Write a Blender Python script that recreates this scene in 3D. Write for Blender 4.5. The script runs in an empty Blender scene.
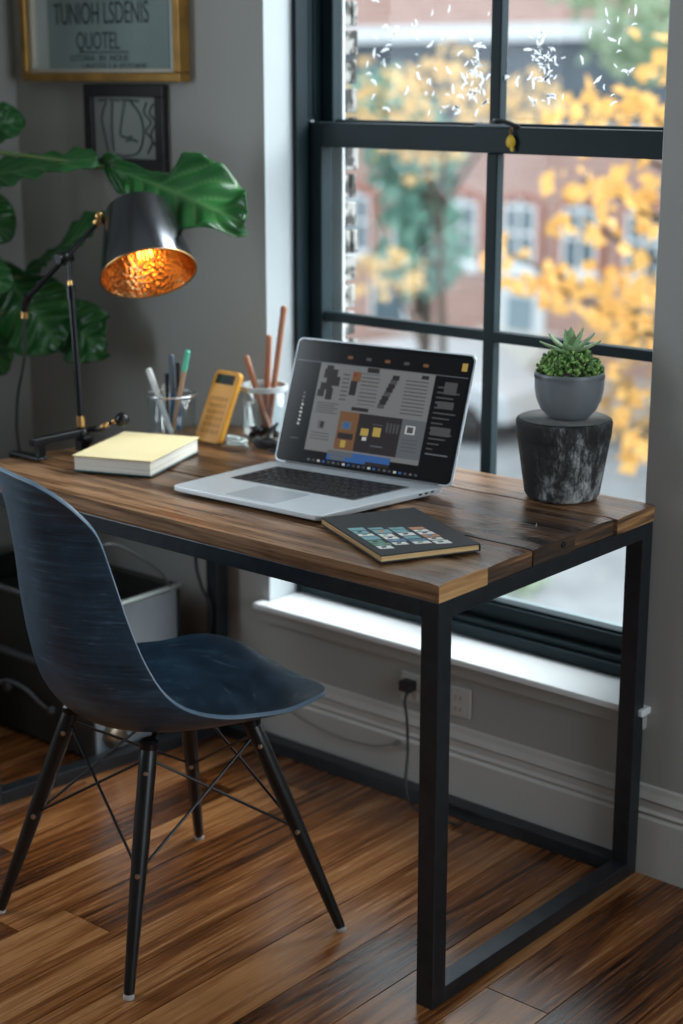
import bpy, bmesh, math, random
from mathutils import Vector, Matrix, noise
from math import radians as R, sin, cos, pi
random.seed(7)
S = bpy.context.scene
COL = S.collection

# ------------------------------------------------------------------ helpers
def link(o, parent=None):
    COL.objects.link(o)
    if parent: o.parent = parent
    return o
def obj(name, bm, mats, parent=None, smooth=False, bevel=0, solid=0, sub=0):
    me = bpy.data.meshes.new(name)
    bmesh.ops.recalc_face_normals(bm, faces=bm.faces) if solid == 0 else None
    bm.to_mesh(me); bm.free()
    if not isinstance(mats, (list, tuple)): mats = [mats]
    for m in mats: me.materials.append(m)
    o = link(bpy.data.objects.new(name, me), parent)
    if smooth:
        for p in me.polygons: p.use_smooth = True
    if sub:
        m = o.modifiers.new('s', 'SUBSURF'); m.levels = m.render_levels = sub
    if solid:
        m = o.modifiers.new('t', 'SOLIDIFY'); m.thickness = solid; m.offset = 0
    if bevel:
        m = o.modifiers.new('b', 'BEVEL'); m.width = bevel; m.segments = 2; m.limit_method = 'ANGLE'
    return o
def thing(name, label, cat, loc=(0, 0, 0), group=None):
    o = link(bpy.data.objects.new(name, None)); o.location = loc
    o.empty_display_size = .02
    return tag(o, label, cat, group)
def tag(o, label=None, cat=None, group=None, kind=None):
    if label: o['label'] = label
    if cat: o['category'] = cat
    if group: o['group'] = group
    if kind: o['kind'] = kind
    return o
def struct(name, bm, m, parent=None, label=None, **k):
    o = obj(name, bm, m, parent, **k)
    if parent is None: o['kind'] = 'structure'
    if label: o['label'] = label
    return o
def child_world(o, root):   # geometry was written in world coordinates: keep it there under a moved root
    o.location = -Vector(root.location)
    return o
def B(): return bmesh.new()
def box(bm, x0, x1, y0, y1, z0, z1, mi=0, M=None):
    v = [bm.verts.new((x, y, z)) for z in (z0, z1) for y in (y0, y1) for x in (x0, x1)]
    if M is not None:
        for q in v: q.co = M @ q.co
    fs = []
    for f in ((0, 2, 3, 1), (4, 5, 7, 6), (0, 1, 5, 4), (2, 6, 7, 3), (0, 4, 6, 2), (1, 3, 7, 5)):
        fc = bm.faces.new([v[i] for i in f]); fc.material_index = mi; fs.append(fc)
    return v
def quad(bm, pts, mi=0):
    f = bm.faces.new([bm.verts.new(p) for p in pts]); f.material_index = mi; return f
def tube(bm, pts, r, seg=10, mi=0, cap=True):
    pts = [Vector(p) for p in pts]; n = len(pts)
    rs = r if isinstance(r, (list, tuple)) else [r] * n
    rings = []; prev = None
    for i, p in enumerate(pts):
        t = (pts[min(i + 1, n - 1)] - pts[max(i - 1, 0)]).normalized()
        if prev is None:
            a = t.cross(Vector((0, 0, 1)))
            if a.length < .05: a = t.cross(Vector((0, 1, 0)))
        else: a = prev - t * prev.dot(t)
        a.normalize(); prev = a; b = t.cross(a)
        rings.append([bm.verts.new(p + (a * cos(2 * pi * k / seg) + b * sin(2 * pi * k / seg)) * rs[i]) for k in range(seg)])
    for i in range(n - 1):
        for k in range(seg):
            f = bm.faces.new((rings[i][k], rings[i][(k + 1) % seg], rings[i + 1][(k + 1) % seg], rings[i + 1][k])); f.material_index = mi
    if cap:
        f = bm.faces.new(rings[0][::-1]); f.material_index = mi
        f = bm.faces.new(rings[-1]); f.material_index = mi
def spline(pts, n=24):
    P = [Vector(p) for p in pts]; P = [P[0] * 2 - P[1]] + P + [P[-1] * 2 - P[-2]]; out = []
    for i in range(1, len(P) - 2):
        for k in range(n):
            t = k / n; a, b, c, d = P[i - 1:i + 3]
            out.append(.5 * ((2 * b) + (c - a) * t + (2 * a - 5 * b + 4 * c - d) * t * t + (3 * b - a - 3 * c + d) * t ** 3))
    out.append(P[-2]); return out
def lathe(bm, prof, seg=48, M=None, mi=0, closed=False):
    rings = []
    for r, z in prof:
        if r < 1e-6: rings.append([bm.verts.new((0, 0, z))])
        else: rings.append([bm.verts.new((r * cos(2 * pi * k / seg), r * sin(2 * pi * k / seg), z)) for k in range(seg)])
    if M is not None:
        for rg in rings:
            for v in rg: v.co = M @ v.co
    pr = list(zip(rings, rings[1:]))
    if closed: pr.append((rings[-1], rings[0]))
    for a, b in pr:
        for k in range(seg):
            k2 = (k + 1) % seg
            if len(a) == 1 and len(b) == 1: continue
            if len(a) == 1: f = bm.faces.new((a[0], b[k2], b[k]))
            elif len(b) == 1: f = bm.faces.new((a[k], a[k2], b[0]))
            else: f = bm.faces.new((a[k], a[k2], b[k2], b[k]))
            f.material_index = mi
def ball(bm, c, r, mi=0, seg=16, sz=None):
    c = Vector(c); n = seg // 2
    lathe(bm, [(r * sin(pi * i / n) if 0 < i < n else 0, -r * cos(pi * i / n)) for i in range(n + 1)], seg, Matrix.Translation(c) @ (Matrix.Diagonal((*sz, 1)) if sz else Matrix()), mi)
def frame_to(z, o=(0, 0, 0), x=None):      # matrix whose local Z is the given direction
    z = Vector(z).normalized(); x = Vector(x) if x else (Vector((0, 0, 1)) if abs(z.z) < .9 else Vector((1, 0, 0)))
    y = z.cross(x).normalized(); x = y.cross(z)
    return Matrix.Translation(Vector(o)) @ Matrix((x, y, z)).transposed().to_4x4()

# ------------------------------------------------------------------ materials
class N:
    def __init__(s, name):
        s.m = bpy.data.materials.new(name); s.m.use_nodes = True
        s.t = s.m.node_tree; s.p = s.t.nodes['Principled BSDF']
        s.out = s.t.nodes['Material Output']
    def n(s, typ, ins=None, **kw):
        x = s.t.nodes.new(typ)
        for k, v in kw.items(): setattr(x, k, v)
        for k, v in (ins or {}).items():
            if hasattr(v, 'links') or isinstance(v, bpy.types.NodeSocket): s.t.links.new(v, x.inputs[k])
            else: x.inputs[k].default_value = v
        return x
    def set(s, **kw):
        for k, v in kw.items():
            k = k.replace('_', ' ')
            if isinstance(v, bpy.types.NodeSocket): s.t.links.new(v, s.p.inputs[k])
            else: s.p.inputs[k].default_value = v
        return s
    def ramp(s, fac, stops):
        x = s.n('ShaderNodeValToRGB', {0: fac}); e = x.color_ramp.elements
        while len(e) < len(stops): e.new(.5)
        for el, (p, c) in zip(e, stops): el.position = p; el.color = c if len(c) == 4 else (*c, 1)
        return x.outputs[0]
    def noise(s, scale, detail=4, vec=None, rough=.5, dist=0):
        i = {'Scale': scale, 'Detail': detail, 'Roughness': rough, 'Distortion': dist}
        if vec: i['Vector'] = vec
        return s.n('ShaderNodeTexNoise', i).outputs[0]
    def obj(s, scale=(1, 1, 1)):
        c = s.n('ShaderNodeTexCoord').outputs['Object']
        return s.n('ShaderNodeMapping', {0: c, 'Scale': scale}).outputs[0]
    def bump(s, h, strength=.3, dist=.002):
        s.set(Normal=s.n('ShaderNodeBump', {'Height': h, 'Strength': strength, 'Distance': dist}).outputs[0]); return s
    def mix(s, f, a, b, mode='MIX'):
        x = s.n('ShaderNodeMix', data_type='RGBA', blend_type=mode)
        for i, v in ((0, f), (6, a), (7, b)):
            if isinstance(v, bpy.types.NodeSocket): s.t.links.new(v, x.inputs[i])
            else: x.inputs[i].default_value = v if i == 0 or len(v) == 4 else (*v, 1)
        return x.outputs[2]
    def math(s, op, a, b=0.):
        return s.n('ShaderNodeMath', {0: a, 1: b}, operation=op).outputs[0]
def plain(name, c, rough=.5, metal=0, var=.06, scale=8, bump=.0, spec=.5, **kw):
    m = N(name); v = m.noise(scale, 5, m.obj())
    lo = tuple(max(0, x * (1 - var)) for x in c); hi = tuple(min(1, x * (1 + var)) for x in c)
    m.set(Base_Color=m.ramp(v, [(.3, lo), (.7, hi)]), Roughness=rough, Metallic=metal, Specular_IOR_Level=spec)
    for k, x in kw.items(): m.set(**{k: x})
    if bump: m.bump(v, bump, .001)
    return m.m
def emis(name, c, s):
    m = N(name); m.set(Base_Color=(*c, 1), Emission_Color=(*c, 1), Emission_Strength=s, Roughness=.4); return m.m
def wood(name, stops, axis=0, attr=True, rough=(.28, .5), grain=1., bumpk=.25, tint=.5, endc=None):
    """boards whose grain runs along `axis`; every board carries its own random number in the attribute 'rnd'"""
    m = N(name)
    sc = [14 * grain] * 3; sc[axis] = .9 * grain
    rnd = m.n('ShaderNodeAttribute', attribute_name='rnd').outputs['Fac']
    co = m.n('ShaderNodeTexCoord').outputs['Object']
    off = m.n('ShaderNodeVectorMath', {0: co, 1: m.n('ShaderNodeCombineXYZ', {0: m.math('MULTIPLY', rnd, 37.), 1: m.math('MULTIPLY', rnd, 53.), 2: m.math('MULTIPLY', rnd, 11.)}).outputs[0]}, operation='ADD').outputs[0]
    v = m.n('ShaderNodeMapping', {0: off, 'Scale': sc}).outputs[0]
    big = m.noise(.8, 3, v, dist=1.2)
    rings = m.math('SINE', m.math('MULTIPLY', big, 30.))
    rings = m.math('ADD', m.math('MULTIPLY', rings, .5), .5)
    sc2 = [170 * grain] * 3; sc2[axis] = 5 * grain
    fine = m.noise(1., 4, m.n('ShaderNodeMapping', {0: off, 'Scale': sc2}).outputs[0], .7)
    sc3 = [5] * 3; sc3[axis] = 1.6
    blot = m.noise(1., 3, m.n('ShaderNodeMapping', {0: off, 'Scale': sc3}).outputs[0])
    f = m.math('ADD', m.math('ADD', m.math('MULTIPLY', rings, .15), m.math('MULTIPLY', fine, .68)), m.math('MULTIPLY', blot, .50)); f = m.math('SUBTRACT', f, .065)
    f = m.math('ADD', f, m.math('MULTIPLY', m.math('SUBTRACT', rnd, .5), tint))
    c = m.ramp(f, stops)
    knots = m.n('ShaderNodeTexVoronoi', {'Vector': m.n('ShaderNodeMapping', {0: off, 'Scale': [3.1 if i == axis else 7. for i in range(3)]}).outputs[0], 'Scale': .55}).outputs['Distance']
    kf = m.ramp(knots, [(.02, (1, 1, 1)), (.13, (0, 0, 0))])
    c = m.mix(m.math('MULTIPLY', kf, .75), c, tuple(x * .25 for x in stops[0][1]))
    m.set(Base_Color=c, Roughness=m.ramp(fine, [(.3, (rough[0],) * 3), (.75, (rough[1],) * 3)]))
    m.bump(m.math('ADD', fine, m.math('MULTIPLY', rings, .35)), bumpk, .0015)
    return m.m

M = {}
M['wall'] = plain('wall_paint', (.36, .36, .335), .65, var=.03, scale=3, bump=.03)
M['trim'] = plain('trim_paint', (.50, .49, .46), .4, var=.03)
M['sillw'] = plain('white_sill_paint', (.80, .83, .84), .3, var=.02)
M['ceil'] = plain('ceiling_paint', (.7, .7, .7), .8)
M['teal'] = plain('dark_window_paint', (.012, .026, .032), .5, var=.15, spec=.22)
M['tealx'] = plain('grey_outer_frame_paint', (.22, .29, .31), .5)
M['steel'] = plain('black_powder_steel', (.036, .043, .051), .36, .65, var=.2, scale=30, spec=.7)
M['floor'] = wood('floor_boards', [(.36, (.016, .006, .003)), (.49, (.090, .028, .007)), (.62, (.195, .066, .017)), (.80, (.39, .175, .064))], 1, rough=(.13, .34), grain=.9, tint=.22)
M['top'] = wood('desk_boards', [(.37, (.012, .007, .005)), (.50, (.068, .033, .017)), (.62, (.160, .078, .036)), (.76, (.34, .19, .10))], 0, rough=(.24, .42), grain=1., tint=.26, bumpk=.4)
M['end'] = wood('sawn_end_grain', [(.38, (.035, .022, .015)), (.55, (.12, .065, .035)), (.70, (.40, .20, .075)), (.9, (.66, .38, .16))], 1, rough=(.45, .65), grain=.9, tint=.75, bumpk=.4)

# glass that lets daylight straight through
def glass(name, tint=(1, 1, 1), refl=1.):
    m = N(name); m.t.nodes.remove(m.p)
    fr = m.math('MULTIPLY', m.n('ShaderNodeFresnel', {0: 1.45}).outputs[0], m.math('SUBTRACT', 1., m.n('ShaderNodeNewGeometry').outputs['Backfacing']))
    tr = m.n('ShaderNodeBsdfTransparent', {0: (*tint, 1)}).outputs[0]
    gl = m.n('ShaderNodeBsdfGlossy', {0: (1, 1, 1, 1), 'Roughness': .02}).outputs[0]
    mx = m.n('ShaderNodeMixShader', {0: m.math('MULTIPLY', fr, refl), 1: tr, 2: gl})
    m.t.links.new(mx.outputs[0], m.out.inputs[0]); return m.m
M['pane'] = glass('window_glass', (.97, .985, .98), .4)
M['cupglass'] = glass('clear_cup_glass', (.93, .96, .97), 1.2)

# ------------------------------------------------------------------ setting
XL, XR, YW, YF, ZC = -1.82, 2.5, .669, -3.7, 2.75
WX0, WX1, WZ0, WZ1 = -.994, -.0254, .347, 2.42      # window recess in the wall
TH = .25
# floor boards, each its own strip with a narrow joint
bm = B(); lay = bm.faces.layers.float.new('rnd_f'); box(bm, XL, XR, YF, YW, -.03, -.004)
x = XL - .06; W = .127; rnds = [.5] * 6
while x < XR:
    y = YF - random.random() * 1.2
    while y < YW:
        ln = random.uniform(.7, 1.5)
        a, b = max(y, YF), min(y + ln, YW); xa, xb = max(x, XL), min(x + W, XR)
        if b - a > .01 and xb - xa > .005:
            g = .0012; zt = random.uniform(-.0006, .0)
            v = box(bm, xa + g, xb - g, a + g, b - g, -.006, zt); r = random.random(); rnds += [r] * 6
        y += ln
    x += W
fl = struct('floor', bm, M['floor'], label='orange brown wooden floor boards running towards the window wall')
at = fl.data.attributes.new('rnd', 'FLOAT', 'FACE')
for i, p in enumerate(fl.data.polygons): at.data[i].value = rnds[i]

def wall_with_hole(name, axis, c0, c1, a0, a1, z0, z1, holes, m, label=None):
    """slab between c0..c1 on `axis`, spanning a0..a1 and z0..z1, with rectangular holes (h0,h1,hz0,hz1)"""
    bm = B()
    def bx(p, q, r, s):
        if q - p < 1e-5 or s - r < 1e-5: return
        if axis == 'y': box(bm, p, q, c0, c1, r, s)
        else: box(bm, c0, c1, p, q, r, s)
    cur = a0
    for h0, h1, hz0, hz1 in holes:
        bx(cur, h0, z0, z1); bx(h0, h1, z0, hz0); bx(h0, h1, hz1, z1); cur = h1
    bx(cur, a1, z0, z1)
    return struct(name, bm, m, label=label)
wall_with_hole('wall_back', 'y', YW, YW + .13, XL - .2, XR + .2, -.02, ZC, [(WX0, WX1, WZ0 - .02, WZ1)], M['wall'], 'pale grey wall around the tall window')
wall_with_hole('wall_left', 'x', XL - .2, XL, YF - .2, YW, -.02, ZC, [(-1.5, -.4, .8, 2.1)], M['wall'], 'pale grey wall beside the fig plant')
wall_with_hole('wall_right', 'x', XR, XR + .2, YF - .2, YW, -.02, ZC, [(-1.0, .5, .7, 2.3)], M['wall'])
wall_with_hole('wall_front', 'y', YF - .2, YF, XL - .2, XR + .2, -.02, ZC, [], M['wall'])
bm = B(); box(bm, XL - .2, XR + .2, YF - .2, YW + .13, ZC, ZC + .1); struct('ceiling', bm, M['ceil'])
# masonry beyond the plaster, carries the brick reveal
wall_brick = N('white_painted_brick')
bt = wall_brick.n('ShaderNodeTexBrick', {'Vector': wall_brick.obj((1, 1, 1)), 'Color1': (.78, .78, .76, 1), 'Color2': (.45, .43, .42, 1), 'Mortar': (.06, .06, .06, 1), 'Scale': 1., 'Mortar Size': .006, 'Brick Width': .11, 'Row Height': .055})
wall_brick.set(Base_Color=bt.outputs[0], Roughness=.8)

def base_profile(bm, axis, pos, a0, a1, sgn):
    # stepped, moulded baseboard, 19 cm tall
    prof = [(0, 0), (.013, 0), (.013, .118), (.009, .124), (.012, .132), (.007, .138), (.007, .152), (.011, .158), (.006, .172), (.004, .182), (0, .186)]
    vs = []
    for a in (a0, a1):
        vs.append([bm.verts.new((a, pos + sgn * d, z) if axis == 'y' else (pos + sgn * d, a, z)) for d, z in prof])
    for i in range(len(prof) - 1): bm.faces.new((vs[0][i], vs[0][i + 1], vs[1][i + 1], vs[1][i]))
    bm.faces.new(vs[0]); bm.faces.new(vs[1][::-1])
bm = B(); base_profile(bm, 'y', YW, XL + .02, XR, -1); struct('baseboard_back', bm, M['trim'], label='tall moulded grey baseboard under the window')
bm = B(); base_profile(bm, 'x', XL, YF, YW - .02, 1); struct('baseboard_left', bm, M['trim'])

# --- the window: one sash window in its recess
win = tag(link(bpy.data.objects.new('window_1', None)), 'tall double-hung sash window with dark teal frame', kind='structure')
X0, X1 = WX0, WX1
# sill board with projecting horns
bm = B(); box(bm, WX0 + .001, WX1 - .001, .634, .80, .333, .347)
box(bm, -1.014, WX0 + .001, .634, .668, .333, .347); box(bm, WX1 - .001, .009, .634, .668, .333, .347)
obj('window_sill', bm, M['sillw'], win, bevel=.003)
bm = B(); box(bm, -1.0, .001, .652, .668, .300, .333); obj('sill_apron', bm, M['wall'], win, bevel=.002)
# plaster jamb linings, painted white (left, right, head)
bm = B(); box(bm, WX0 - .0005, WX0 + .002, .6695, .765, .347, WZ1)
box(bm, WX1 - .002, WX1 + .0005, .6695, .765, .347, WZ1); box(bm, WX0, WX1, .6695, .765, WZ1 - .002, WZ1)
obj('jamb_lining', bm, plain('jamb_paint', (.50, .55, .57), .5, var=.03), win)
# outer box frame with tracks
bm = B()
for s, xe in ((1, WX0 + .002), (-1, WX1 - .002)):
    def bx(a, b, *r): box(bm, min(xe + s * a, xe + s * b), max(xe + s * a, xe + s * b), *r)
    bx(0, .006, .757, .90, .347, WZ1)        # back of the channel
    bx(0, .012, .757, .797, .347, WZ1)       # inner stop
    
    bx(.006, .016, .877, .90, 1.35, WZ1)
    bx(.006, .010, .800, .805, 1.43, WZ1); bx(.006, .010, .818, .823, 1.43, WZ1)
box(bm, WX0 + .002, WX1 - .002, .757, .90, WZ1 - .05, WZ1 - .002)
# stepped sub-sill
box(bm, WX0 + .008, WX1 - .008, .762, .92, .347, .372)
box(bm, WX0 + .008, WX1 - .008, .775, .92, .372, .384)
obj('window_frame', bm, M['teal'], win, bevel=.002)
bm = B()
for s, xe in ((1, WX0 + .008), (-1, WX1 - .008)):
    box(bm, min(xe, xe + s * .036), max(xe, xe + s * .036), .8765, .885, .36, WZ1)
obj('brickmould', bm, M['sillw'], win, bevel=.002)
bm = B(); box(bm, WX0, WX1, .925, .99, .33, .372); obj('outer_sill', bm, M['tealx'], win, bevel=.002)
def sash(name, y0, y1, z0, z1, st, tr, br, mx, mz, mw, parts):
    r = link(bpy.data.objects.new(name, None), win)
    a, b = WX0 + .014, WX1 - .014
    bm = B()
    box(bm, a, a + st, y0, y1, z0, z1); box(bm, b - st, b, y0, y1, z0, z1)
    box(bm, a + st, b - st, y0, y1, z0, z0 + br); box(bm, a + st, b - st, y0, y1, z1 - tr, z1)
    for zz in (z0 + br,):   # glazing step that catches the light
        box(bm, a + st, b - st, y0 + .008, y1, zz, zz + .006)
    obj('sash_frame', bm, M['teal'], r, bevel=.0025)
    bm = B(); ym = (y0 + y1) / 2
    box(bm, mx - mw / 2, mx + mw / 2, ym - .014, ym + .012, z0 + br, z1 - tr)
    for z in mz: box(bm, a + st, b - st, ym - .0135, ym + .0115, z - .011, z + .011)
    obj('glazing_bar', bm, M['teal'], r, bevel=.003)
    bm = B(); box(bm, a + st - .004, b - st + .004, ym - .002, ym + .002, z0 + br - .003, z1 - tr + .003)
    obj('glass_pane', bm, M['pane'], r)
    return r
low = sash('lower_sash', .800, .838, .386, 1.416, .034, .052, .034, -.4935, [.993], .027, 1)
upp = sash('upper_sash', .843, .876, 1.385, WZ1 - .052, .030, .04, .03, -.519, [], .026, 1)
# bright track liner top and catch on the meeting rail
bm = B()
box(bm, WX0 + .006, WX0 + .018, .800, .812, 1.4165, 1.4195)
obj('track_clip', bm, plain('bright_alloy', (.75, .78, .8), .3, 1.), low)
bm = B()
box(bm, -.54, -.45, .806, .834, 1.416, 1.421)
lathe(bm, [(0, 0), (.012, 0), (.012, .007), (.008, .010), (0, .011)], 20, Matrix.Translation((-.49, .818, 1.421)))
tube(bm, spline([(-.49, .816, 1.428), (-.462, .803, 1.426), (-.435, .797, 1.420), (-.424, .800, 1.417)], 6), [.0045] * 19, 8)
obj('sash_lock', bm, plain('blackened_lock_metal', (.04, .045, .05), .3, .8), low)
bm = B(); box(bm, -.935, -.900, .785, .799, .392, .404); obj('sash_lift', bm, plain('pale_sash_lift', (.7, .72, .72), .4), low, bevel=.002)
# dried paint flecks on the upper pane
rf = random.Random(3); bm = B()
def fleck(cx, cz, sz):
    y = .8615; a = rf.uniform(0, pi); k = rf.uniform(-2.2, 2.2); n = 6; L_ = sz; pts = []
    px_, pz_ = cx, cz; up = []; dn = []
    for i in range(n + 1):
        t = i / n; w = (.0006 + .0022 * sin(pi * t) * rf.uniform(.4, 1.)) * (sz / .016)
        ang = a + k * t; dx, dz = cos(ang), sin(ang)
        up.append(bm.verts.new((px_ - dz * w, y, pz_ + dx * w))); dn.append(bm.verts.new((px_ + dz * w, y, pz_ - dx * w)))
        px_ += dx * L_ / n; pz_ += dz * L_ / n
    for i in range(n): bm.faces.new((up[i], up[i + 1], dn[i + 1], dn[i]))
for (cx, cz, sx, sz, n) in ((-.575, 1.50, .04, .07, 26), (-.60, 1.47, .03, .03, 14), (-.415, 1.535, .026, .045, 46), (-.45, 1.49, .09, .03, 10), (-.24, 1.60, .05, .05, 12), (-.27, 1.49, .06, .05, 8), (-.80, 1.55, .10, .10, 22), (-.70, 1.48, .09, .05, 16), (-.67, 1.60, .08, .04, 8)):
    for _ in range(n):
        x_ = cx + rf.gauss(0, sx / 1.6); z_ = max(cz + rf.gauss(0, sz / 1.6), 1.432)
        if -.945 < x_ < -.07 and not -.54 < x_ < -.50: fleck(x_, z_, rf.uniform(.008, .024))
pm_ = N('white_paint_flecks'); pm_.set(Base_Color=(.9, .92, .93, 1), Roughness=.7); t_ = pm_.n('ShaderNodeBsdfTranslucent', {0: (.95, .97, 1, 1)}); mx_ = pm_.n('ShaderNodeMixShader', {0: .6, 1: pm_.p.outputs[0], 2: t_.outputs[0]}); pm_.t.links.new(mx_.outputs[0], pm_.out.inputs[0])
obj('paint_fleck', bm, pm_.m, upp, solid=.0006)

# ------------------------------------------------------------------ wall furniture: outlet, cords
r = thing('wall_outlet', 'wide grey three-gang outlet plate low on the wall below the sill', 'outlet', (-.508, .669, .24))
bm = B(); box(bm, -.600, -.416, .662, .669, .208, .274); child_world(obj('cover_plate', bm, M['trim'], r, bevel=.002), r)
for cx in (-.57, -.508, -.445):
    bm = B()
    for z in (.225, .250):
        box(bm, cx - .017, cx + .017, .6595, .6625, z - .009, z + .010)
        box(bm, cx - .007, cx - .005, .6590, .6600, z - .003, z + .005, 1); box(bm, cx + .005, cx + .007, .6590, .6600, z - .003, z + .005, 1)
    child_world(obj('socket', bm, [M['trim'], M['steel']], r, bevel=.0005), r)
M['rubber'] = plain('black_rubber_cable', (.012, .012, .013), .5)
bm = B(); box(bm, -.585, -.555, .635, .6595, .240, .262)
tube(bm, spline([(-.57, .648, .241), (-.571, .640, .215), (-.562, .636, .18), (-.550, .625, .11), (-.535, .600, .05), (-.51, .590, .012), (-.45, .588, .0045), (-.38, .590, .0045)], 8), .0032, 8)
o = obj('power_cord', bm, M['rubber'], smooth=False); tag(o, 'black plug and cord in the outlet below the sill', 'cord')
bm = B(); tube(bm, spline([(-.95, .640, .150), (-.93, .636, .125), (-.86, .634, .100), (-.76, .634, .088), (-.66, .636, .092), (-.60, .640, .110)], 8), .0022, 8)
box(bm, -.955, -.945, .6385, .655, .146, .154); box(bm, -.603, -.593, .6385, .656, .107, .115)
tag(obj('thin_cable', bm, plain('grey_cable', (.22, .21, .19), .5), smooth=False), 'thin grey cable sagging across the baseboard', 'cable')
bm = B(); tube(bm, spline([(-1.172, .62, .68), (-1.172, .61, .44), (-1.155, .608, .37), (-1.128, .612, .30), (-1.155, .615, .15), (-1.165, .612, .004)], 10), .004, 8)
tag(obj('hanging_cord', bm, M['rubber']), 'black cord hanging behind the desk beside its far left leg', 'cord')

# ------------------------------------------------------------------ pictures
M['gold'] = plain('gilt_frame', (.40, .22, .055), .4, .55, var=.25, scale=20, bump=.1)
M['mat'] = plain('pale_mat_board', (.55, .62, .62), .6)
M['poster'] = plain('blue_grey_poster', (.25, .33, .32), .6, var=.10, scale=5)
M['ink'] = plain('faded_ink', (.03, .05, .06), .7)
def text(s, x, y, z, h, wscale, m, parent, name='lettering', sp=1.0):
    c = bpy.data.curves.new('t', 'FONT'); c.body = s; c.size = h * 1.38; c.extrude = .0003; c.space_character = sp
    t = bpy.data.objects.new('t', c); COL.objects.link(t)
    dg = bpy.context.evaluated_depsgraph_get(); me = bpy.data.meshes.new_from_object(t.evaluated_get(dg))
    bpy.data.objects.remove(t)
    w = max(v.co.x for v in me.vertices)
    me.transform(Matrix.Translation((x, y, z)) @ Matrix.Rotation(pi / 2, 4, 'X') @ Matrix.Diagonal((wscale / w if wscale else 1, 1, 1, 1)))
    me.materials.append(m); o = bpy.data.objects.new(name, me); link(o, parent); return o
fx0, fx1, fz0, fz1 = -1.752, -1.212, 1.500, 2.02
pf = thing('gold_framed_poster', 'gold-framed blue-grey poster of faded capital lettering high on the wall', 'picture', (-1.48, .669, 1.5))
def rect_frame(bm, x0, x1, z0, z1, w, y0, y1, mi=0):
    box(bm, x0, x1, y0, y1, z0, z0 + w, mi); box(bm, x0, x1, y0, y1, z1 - w, z1, mi)
    box(bm, x0, x0 + w, y0, y1, z0 + w, z1 - w, mi); box(bm, x1 - w, x1, y0, y1, z0 + w, z1 - w, mi)
bm = B(); rect_frame(bm, fx0, fx1, fz0, fz1, .020, .633, .669); child_world(obj('frame', bm, M['gold'], pf, bevel=.003), pf)
bm = B(); rect_frame(bm, fx0 + .02, fx1 - .02, fz0 + .02, fz1 - .02, .009, .645, .668); child_world(obj('inner_lip', bm, plain('cream_slip', (.55, .52, .42), .5), pf), pf)
bm = B(); box(bm, fx0 + .02, fx1 - .02, .660, .667, fz0 + .02, fz1 - .02); child_world(obj('mat_board', bm, M['mat'], pf), pf)
bm = B(); box(bm, fx0 + .075, fx1 - .055, .658, .660, fz0 + .026, fz1 - .06); po = child_world(obj('poster', bm, M['poster'], pf), pf)
L0 = Vector(pf.location)
for s, x_, z_, h, w in (('TUNIOH LSDENIS', -1.655, 1.628, .050, .325), ('QUOTEL', -1.578, 1.572, .040, .150), ('TLNIOTE DENIS', -1.64, 1.712, .050, .30), ('LSTDRIA  IN  NOUE', -1.60, 1.546, .014, .20), ('UNOTE LA ESTDRIE', -1.56, 1.528, .013, .22)):
    o = text(s, x_, .6575, z_, h, w, M['ink'], pf); o.location = -L0
bm = B(); box(bm, -1.57, -1.40, .6572, .6582, 1.564, 1.567); child_world(obj('rule', bm, M['ink'], pf), pf)
sf = thing('small_black_picture', 'small black-framed line drawing of a face below the gold frame', 'picture', (-1.42, .669, 1.3))
sx0, sx1, sz0, sz1 = -1.553, -1.286, 1.302, 1.494
bm = B(); rect_frame(bm, sx0, sx1, sz0 , sz1, .027, .650, .669); child_world(obj('frame', bm, plain('black_frame', (.010, .010, .011), .4), sf, bevel=.002), sf)
bm = B(); box(bm, sx0 + .025, sx1 - .025, .660, .668, sz0 + .025, sz1 - .025); child_world(obj('drawing_paper', bm, plain('drawing_paper', (.28, .31, .29), .7), sf), sf)
bm = B()
def line(pts, r=.0022): tube(bm, [(sx0 + .027 + u * .213, .6595, sz0 + .027 + v * .138) for u, v in [(p.x, p.y) for p in spline([(a, b, 0) for a, b in pts], 6)]], r, 6)
line([(.08, .93), (.22, .95)]); line([(.26, .95), (.42, .94)]); line([(.45, .95), (.72, .93)])
line([(.20, .92), (.12, .65), (.16, .4), (.22, .05)]); line([(.30, .92), (.28, .5), (.30, .1)])
line([(.50, .92), (.44, .6), (.42, .38), (.52, .34), (.60, .36)]); line([(.50, .28), (.60, .31), (.68, .28)])
line([(.60, .92), (.74, .7), (.78, .4), (.70, .12), (.50, .04), (.34, .06)]); line([(.84, .92), (.80, .75), (.90, .6), (.82, .45), (.92, .3), (.84, .1)])
line([(.95, .9), (.88, .75), (.97, .6), (.90, .4), (.97, .2)])
child_world(obj('ink_lines', bm, M['ink'], sf), sf)

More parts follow.
